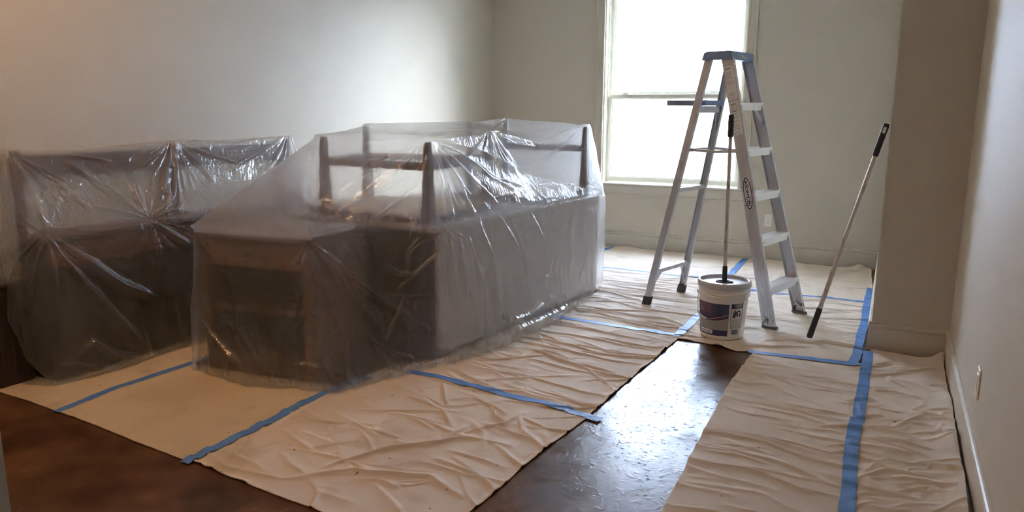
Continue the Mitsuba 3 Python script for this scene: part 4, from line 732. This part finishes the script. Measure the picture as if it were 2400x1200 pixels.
def curved(poly, off, mat, name, parent, label=None):
    """A patch outlined in (degrees, height) laid round the pail."""
    poly = sg.Polygon(poly) if not hasattr(poly, 'geom_type') else poly
    tris = []
    minx, miny, maxx, maxy = poly.bounds
    edges = np.arange(math.floor(minx / 3) * 3, maxx + 3, 3.0); ms = []
    for a in edges:
        s = poly.intersection(sg.box(a, miny - 1, a + 3.0, maxy + 1))
        for g in getattr(s, 'geoms', [s]):
            if g.geom_type == 'Polygon' and g.area > 1e-9: ms.append(trimesh.creation.extrude_polygon(g, 1.0, engine='earcut'))
    m = cat(*ms); v = np.array(m.vertices); w = np.array([on_pail(x, y, off + .0004 * t) for x, y, t in v])
    m = trimesh.Trimesh(w, m.faces, process=False); m.fix_normals()
    k = key(f'{parent}__{name}'); scene[k] = mikit.ply(m, mat)
    if label: labels[k] = {'label': label}
    if name.endswith(('print', 'bars', 'heading', 'pictogram')): labels[k] = {'kind': 'stuff'}
    return k
rect = lambda x0, x1, y0, y1: [(x0, y0), (x1, y0), (x1, y1), (x0, y1)]
lb = curved([(x, .026) for x in (-84, 15)] + [(15, .226), (-84, .226)], .0003, 'purple_label', 'label', bk, 'purple, grey and navy printed label')
gx = np.linspace(-82, 14, 24)
curved([(x, .118 + .022 * ((x + 40) / 54) ** 2 * (1 if x > -40 else .6)) for x in gx] + [(14, .062), (-82, .062)][::1], .0012, 'grey_label', 'label__grey_band', bk)
curved([(-24, .158), (-8, .156), (14, .166), (14, .222), (-12, .222)], .0012, 'blue_label', 'label__blue_corner', bk); curved(rect(-22, 13, .030, .062), .0014, 'navy', 'label__navy_box', bk)
curved(rect(-68, -24, .036, .060), .0016, 'sticker', 'label__white_strip', bk)
txt = [rect(a, b, z, z + .0045) for z, a, b in ((.212, -62, -30), (.203, -70, -26), (.193, -62, -27), (.184, -68, -30), (.175, -60, -32), (.166, -66, -30))]
curved(shapely.union_all([sg.Polygon(t) for t in txt]), .0012, 'rose_print', 'label__print', bk)
curved(shapely.union_all([sg.box(a, .043, a + w, .052) for a, w in ((-64, 6), (-57, 4), (-52, 7), (-43, 5), (-37, 8))]), .0022, 'ink_grey', 'label__strip_print', bk)
lb2 = curved(rect(19, 54, .076, .232), .0003, 'sticker', 'warning_label', bk, 'black and white warning label with a pictogram')
curved(shapely.union_all([sg.box(21, .200, 52, .229).difference(shapely.union_all([sg.box(29, .220, 50, .2245), sg.box(29, .209, 50, .2135)])), sg.box(21, .077, 52, .079), sg.box(20, .077, 21, .231), sg.box(52, .077, 53, .231)]), .0010, 'ink', 'warning_label__heading', bk)
def dsk(x, y, r): return shapely.affinity.scale(sg.Point(x, y).buffer(1, 20), r / .0026, r)
pic = shapely.union_all([dsk(30, .196, .007), sg.Polygon([(26, .188), (34, .190), (36, .170), (31, .160), (25, .164)]), sg.Polygon([(24, .164), (32, .162), (33, .152), (25, .152)]),
                         dsk(40, .182, .016).difference(dsk(40, .180, .010)), sg.Polygon([(35, .186), (38, .190), (39, .156), (36, .154)]), sg.Polygon([(42, .176), (47, .174), (46, .154), (43, .154)])])
curved(shapely.affinity.translate(pic, 0, -.010), .0010, 'ink', 'warning_label__pictogram', bk)
curved(shapely.union_all([sg.box(22, z, 22 + w, z + .003) for z, w in zip(np.arange(.083, .135, .0065), (28, 24, 29, 26, 28, 22, 29, 27))]), .0010, 'ink_grey', 'warning_label__small_print', bk)
bc = curved(rect(24, 45, .036, .070), .0003, 'sticker', 'code_label', bk)
curved(shapely.union_all([sg.box(25, z, 44, z + .0035) for z in np.arange(.038, .068, .0052)]), .0010, 'ink', 'code_label__bars', bk)
# bail: a wire from ear to ear that rests against the front of the pail, with a plastic grip
ctl = np.array([(-96, .268, .004), (-93, .235, .007), (-89, .190, .009), (-82, .153, .010), (-66, .138, .010), (-38, .126, .009), (-20, .136, .007), (0, .150, .006), (22, .178, .006), (42, .220, .006), (56, .262, .004)])
s = np.linspace(0, 1, len(ctl)); ss = np.linspace(0, 1, 90)
from scipy.interpolate import PchipInterpolator
cc = np.stack([PchipInterpolator(s, ctl[:, i])(ss) for i in range(3)], 1)
wp = np.array([on_pail(*c) if c[1] < .25 else BC + np.array([(.1475 + c[2] + (c[1] - .25) * .45) * math.cos(caz + math.radians(c[0])), (.1475 + c[2] + (c[1] - .25) * .45) * math.sin(caz + math.radians(c[0])), c[1]]) for c in cc])
add('bail', tube(wp, .0022, 8), 'wire', bk, True)
gi = np.where((cc[:, 0] > -80) & (cc[:, 0] < -38))[0]
add('bail_grip', tube(wp[gi], .0068, 12), 'bucket_white', bk, 40)
[add('ear', xf(lathe([(0, 0), (.013, 0), (.012, .006), (.006, .009), (0, .009)], 20), frame_xf(on_pail(d, .268, -.006), (0, 0, 1), (-math.sin(caz + math.radians(d)), math.cos(caz + math.radians(d)), 0), (math.cos(caz + math.radians(d)), math.sin(caz + math.radians(d)), 0))), 'bucket_white', bk, 35) for d in (56, -97)]

pk = thing('extension_pole', 'metal extension pole with a dark grip standing upright in the lid of the bucket', 'pole')
pb, pt = np.array([-.845, 4.578, .338]), np.array([-.862, 4.580, 1.345])
L_ = lambda t: pb + (pt - pb) * t
add('shaft', tube([L_(t) for t in (.10, .5, .52, .90)], [.0115, .0115, .0105, .0105], 16), 'pole_metal', pk, 40)
add('grip', tube([L_(t) for t in (.87, .88, .99, 1.0)], [.0145, .016, .016, .0135], 18), 'black_grip', pk, 40)
add('socket', tube([L_(t) for t in (.0, .01, .10, .105)], [.012, .0145, .0145, .012], 18), 'black_grip', pk, 40)
pk = thing('extension_pole', 'metal extension pole with black ends leaning against the corner of the jogging wall', 'pole')
pb, pt = np.array([-.352, 4.735, .018]), np.array([-.0415, 4.700, 1.300])
add('shaft', tube([L_(t) for t in (.14, .55, .56, .88)], [.0135, .0135, .0115, .0115], 16), 'pole_metal', pk, 40)
gp = add('grip', tube([L_(t) for t in (.86, .87, .985, 1.0)], [.0150, .0165, .0175, .0150], 18), 'black_grip', pk, 40)
pd = (pt - pb) / np.linalg.norm(pt - pb); q1 = np.cross(pd, (0, 1, 0)); q1 /= np.linalg.norm(q1)
scene[gp + '__hang_hole'] = mikit.ply(xf(extrude(sg.box(-.005, -.014, .005, .014).buffer(.003), .001), frame_xf(L_(.972) - np.array([0, .0178, 0]), q1, pd, np.cross(q1, pd))), 'plate_white')
add('socket', tube([L_(t) for t in (0, .01, .145, .15)], [.0150, .0185, .0165, .014], 18), 'black_grip', pk, 40)
